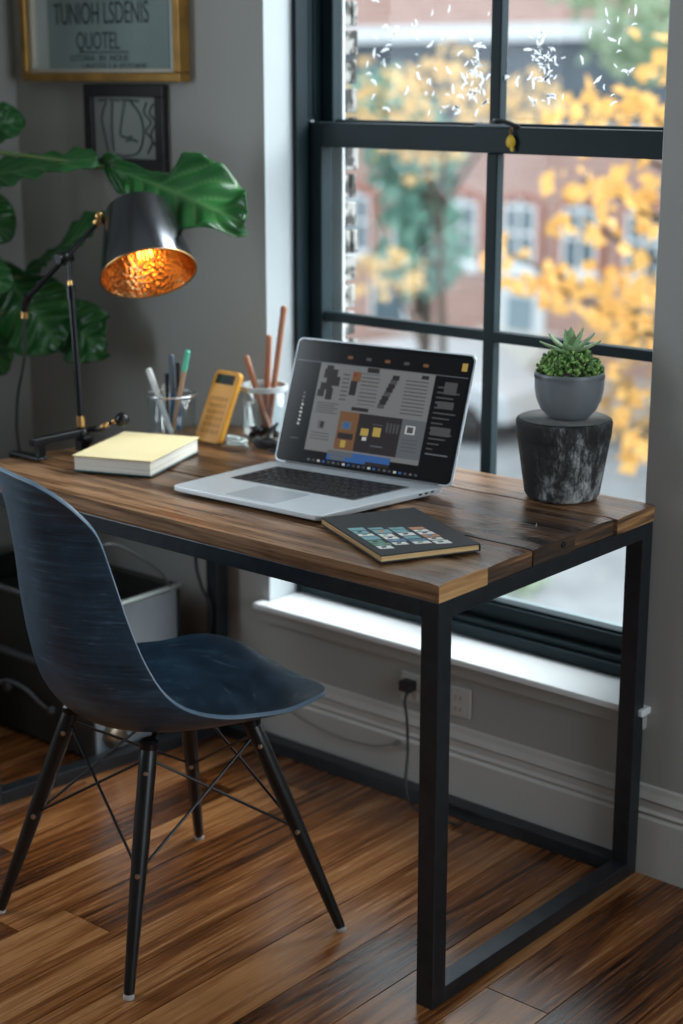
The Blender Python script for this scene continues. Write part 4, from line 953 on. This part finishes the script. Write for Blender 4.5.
def tree(name, label, base, height, blobs, n, lsize, lo, hi, seed, branches=True, spread=1., bark=(.06, .045, .035), tr=.33, rad=.09):
    rt = random.Random(seed); base = Vector(base); t = thing(name, label, 'tree', base)
    bm = B()
    top = Vector((base.x + .3, base.y, base.z + height))
    tube(bm, spline([base, base.lerp(top, .4) + Vector((.12, .05, 0)), base.lerp(top, .75), top], 6), [rad * (1 - .8 * i / 18) for i in range(19)], 8)
    tw = [b for b in blobs]
    for (c, r_) in tw:
        c = Vector(c); s = base.lerp(top, min(.9, max(.25, (c.z - base.z - 1.0) / height))); mid = s.lerp(c, .55) + Vector((0, 0, .25 * r_[2]))
        tube(bm, spline([s, mid, c], 5), [rad * .45 * (1 - .8 * i / 10) for i in range(11)], 6)
    o = obj('trunk', bm, plain('bark', bark, .85, var=.3, scale=20), t, smooth=True); child_world(o, t)
    bm = B(); vals = []
    tot = sum(r_[0] * r_[1] * r_[2] for c, r_ in blobs)
    for (c, r_) in blobs:
        k = max(6, int(n * r_[0] * r_[1] * r_[2] / tot))
        for _ in range(k):
            while True:
                d = Vector((rt.uniform(-1, 1), rt.uniform(-1, 1), rt.uniform(-1, 1)))
                if d.length < 1: break
            p = Vector(c) + Vector((d.x * r_[0], d.y * r_[1], d.z * r_[2])); L_ = lsize * rt.uniform(.6, 1.25); w = L_ * rt.uniform(.32, .45)
            ax = Vector((rt.gauss(0, 1), rt.gauss(0, .8), rt.gauss(-.6, .7))).normalized(); sd = ax.cross(Vector((rt.gauss(0, .5), rt.gauss(1, .4), rt.gauss(0, .5)))).normalized(); up = sd.cross(ax)
            q = [p, p + ax * L_ * .35 + sd * w - up * w * .25, p + ax * L_, p + ax * L_ * .35 - sd * w - up * w * .25]; mid = p + ax * L_ * .4
            v = [bm.verts.new(x_) for x_ in q]; mv = bm.verts.new(mid)
            for i in range(4): bm.faces.new((v[i], v[(i + 1) % 4], mv))
            vals += [rt.random()] * 4
    o = obj('foliage', bm, leafmat(name + '_leaf', lo, hi, 3, .6, tr), t); set_rnd(o, vals); child_world(o, t)
    return t
# near yellow tree, branches reaching across the panes
tree('yellow_maple', 'yellow-leaved tree with scattered large leaves close outside the window', (-1.1, 5.6, GZ), 7.2,
     [((-2.70, 5.0, 1.36), (.30, .4, .12)), ((-3.05, 5.1, 1.26), (.28, .4, .10)), ((-2.9, 5.0, .80), (.20, .3, .06)), ((-2.50, 4.9, 1.62), (.10, .3, .14)), ((-2.57, 4.8, .92), (.15, .4, .25)), ((-3.20, 5.0, .52), (.25, .3, .10)), ((-2.85, 5.0, .48), (.30, .4, .14)),
      ((-2.56, 4.9, .40), (.16, .3, .30)), ((-2.56, 5.0, -.15), (.13, .3, .22)), ((-2.56, 5.0, -.62), (.10, .3, .14)), ((-3.58, 5.2, .62), (.12, .25, .10)), ((-2.95, 5.0, 1.02), (.20, .3, .06))],
     300, .105, (.50, .25, .05), (.90, .56, .19), 31)
tree('orange_street_tree', 'orange and yellow tree across the street behind the left panes', (-8.9, 11.4, GZ), 5.5,
     [((-9.6, 11.5, 1.25), (.60, .5, .42)), ((-8.6, 11.4, 1.35), (.55, .5, .50)), ((-9.55, 11.6, -.50), (.42, .5, .30)), ((-9.0, 11.4, .8), (.5, .4, .35)), ((-7.6, 11.2, 1.2), (.5, .5, .4))],
     430, .14, (.42, .27, .12), (.78, .56, .28), 32, rad=.07)
tree('blue_green_tree', 'hazy blue-green tree in front of the brick townhouse', (-11.6, 14.6, GZ), 6.0,
     [((-11.75, 14.8, .45), (.60, .6, .75)), ((-11.35, 14.5, -.5), (.55, .6, .70)), ((-12.3, 15.0, 1.1), (.6, .6, .5)), ((-11.2, 14.6, .6), (.32, .5, .45))],
     1300, .20, (.05, .15, .12), (.26, .44, .36), 33, rad=.12)
tree('pale_green_tree', 'pale green tree behind the upper right pane', (-9.6, 19.0, GZ), 8.0,
     [((-10.7, 19.0, 2.1), (1.2, .8, .7)), ((-12.0, 19.2, 2.7), (.8, .6, .3))],
     700, .22, (.16, .26, .18), (.50, .60, .42), 34, rad=.12)
tree('gold_street_tree', 'golden tree low across the street behind the potted succulent', (-11.0, 20.6, GZ), 4.6,
     [((-12.1, 20.6, -2.9), (.9, .6, .8)), ((-11.3, 20.6, -2.2), (.8, .6, .9)), ((-11.6, 20.6, -3.7), (.9, .6, .45))],
     450, .20, (.48, .28, .09), (.82, .56, .24), 35, rad=.08)
bm = B(); vals = []; rt = random.Random(9)
for _ in range(700):
    d = Vector((rt.gauss(0, .45), rt.gauss(0, .4), abs(rt.gauss(0, .3)))); p = Vector((-9.0, 13.1, GZ)) + d * .6
    a = rt.uniform(0, 6.28); L_ = .12; quad(bm, [p, p + Vector((cos(a), sin(a), .5)) * L_ * .5 + Vector((0, 0, .03)), p + Vector((cos(a), sin(a), .9)) * L_, p + Vector((cos(a + .8), sin(a + .8), .5)) * L_ * .5])
    vals.append(rt.random())
o = obj('green_shrub', bm, leafmat('shrub_leaf', (.20, .30, .18), (.50, .62, .44), 3, .6, .2)); set_rnd(o, vals); tag(o, 'pale green shrub at the kerb below the window', 'shrub')
# parked pale car by the far kerb
car = thing('parked_car', 'pale silver car parked along the far kerb', 'car', (-15.0, 19.6, GZ))
bm = B(); prof = [(-2.0, .35), (-2.05, .7), (-1.5, .9), (-.9, 1.38), (.7, 1.42), (1.4, .95), (2.0, .85), (2.05, .4)]
for y_ in (-.8, .8): pass
lo = [bm.verts.new((x_, -.8, z_)) for x_, z_ in prof]; hi = [bm.verts.new((x_, .8, z_)) for x_, z_ in prof]; n = len(prof)
bm.faces.new(lo); bm.faces.new(hi[::-1])
for i in range(n): bm.faces.new((lo[i], hi[i], hi[(i + 1) % n], lo[(i + 1) % n]))
obj('car_body', bm, plain('silver_car_paint', (.6, .63, .66), .3, .3), car, bevel=.05)
bm = B(); v = [bm.verts.new(p) for p in ((-1.25, -.815, .95), (-.8, -.815, 1.3), (.6, -.815, 1.33), (1.15, -.815, .97))]; bm.faces.new(v); obj('side_glass', bm, wing, car)
for x_ in (-1.25, 1.25):
    for y_ in (-.78, .78):
        bm = B(); lathe(bm, [(0, -.1), (.2, -.1), (.32, -.08), (.32, .08), (.2, .1), (0, .1)], 24, Matrix.Translation((x_, y_, .322)) @ Matrix.Rotation(pi / 2, 4, 'X')); obj('wheel', bm, M['rubber'], car, smooth=False)

# ------------------------------------------------------------------ light
w = bpy.data.worlds.new('overcast_sky'); S.world = w; w.use_nodes = True; nt_ = w.node_tree; bg = nt_.nodes['Background']
tc = nt_.nodes.new('ShaderNodeTexCoord'); sp = nt_.nodes.new('ShaderNodeSeparateXYZ'); rp = nt_.nodes.new('ShaderNodeValToRGB')
nt_.links.new(tc.outputs['Generated'], sp.inputs[0]); nt_.links.new(sp.outputs[2], rp.inputs[0]); nt_.links.new(rp.outputs[0], bg.inputs[0])
rp.color_ramp.elements[0].color = (.80, .90, 1., 1); rp.color_ramp.elements[0].position = .0; rp.color_ramp.elements[1].color = (.88, .96, 1., 1)
bg.inputs[1].default_value = 2.1
def area(name, loc, rot, sx, sy, e, col, portal=False):
    l = bpy.data.lights.new(name, 'AREA'); l.shape = 'RECTANGLE'; l.size = sx; l.size_y = sy; l.energy = e; l.color = col
    o = bpy.data.objects.new(name, l); COL.objects.link(o); o.location = loc; o.rotation_euler = rot
    if portal: l.cycles.is_portal = True
    return o
area('window_portal', ((WX0 + WX1) / 2, .93, (.36 + WZ1) / 2), (R(-90), 0, 0), WX1 - WX0, WZ1 - .36, 1, (1, 1, 1), True)
area('left_window_daylight', (XL - .1, -.95, 1.45), (0, R(-90), 0), 1.3, 1.1, 18, (.78, .90, 1.))
area('right_window_daylight', (XR + .1, -.25, 1.5), (0, R(90), 0), 1.6, 1.5, 22, (.80, .91, 1.))
l = bpy.data.lights.new('hazy_sun', 'SUN'); l.energy = 8.; l.angle = R(50); l.color = (.93, .97, 1.)
o = bpy.data.objects.new('hazy_sun', l); COL.objects.link(o); o.rotation_euler = Vector((.42, .62, .66)).to_track_quat('Z', 'Y').to_euler()
l = bpy.data.lights.new('bulb_light', 'POINT'); l.energy = .13; l.color = (1., .56, .20); l.shadow_soft_size = .012
o = bpy.data.objects.new('bulb_light', l); COL.objects.link(o); o.location = ST + AX * .100

# ------------------------------------------------------------------ camera
cam = bpy.data.cameras.new('camera'); co = bpy.data.objects.new('camera', cam); COL.objects.link(co)
cam.sensor_fit = 'HORIZONTAL'; cam.sensor_width = 24; cam.lens = 1652.3 * 24 / 683; cam.clip_start = .05; cam.clip_end = 200
yaw, pit = .7093, .2608
fwd = Vector((-sin(yaw) * cos(pit), cos(yaw) * cos(pit), -sin(pit))); rt_ = Vector((cos(yaw), sin(yaw), 0)); up_ = rt_.cross(fwd)
mm = Matrix((rt_, up_, -fwd)).transposed().to_4x4(); mm.translation = Vector((1.4883, -1.9682, 1.5236)); co.matrix_world = mm
cam.dof.use_dof = True; cam.dof.focus_distance = 2.85; cam.dof.aperture_fstop = 58.06 / 26.; cam.dof.aperture_blades = 0
S.camera = co
S.view_settings.view_transform = 'Standard'; S.view_settings.look = 'None'; S.view_settings.exposure = .0; S.view_settings.gamma = 1; S.view_settings.use_curve_mapping = False
S.cycles.use_denoising = True; S.cycles.max_bounces = 10; S.cycles.diffuse_bounces = 5; S.cycles.transparent_max_bounces = 16; S.cycles.sample_clamp_indirect = 6
S.cycles.caustics_reflective = False; S.cycles.caustics_refractive = False
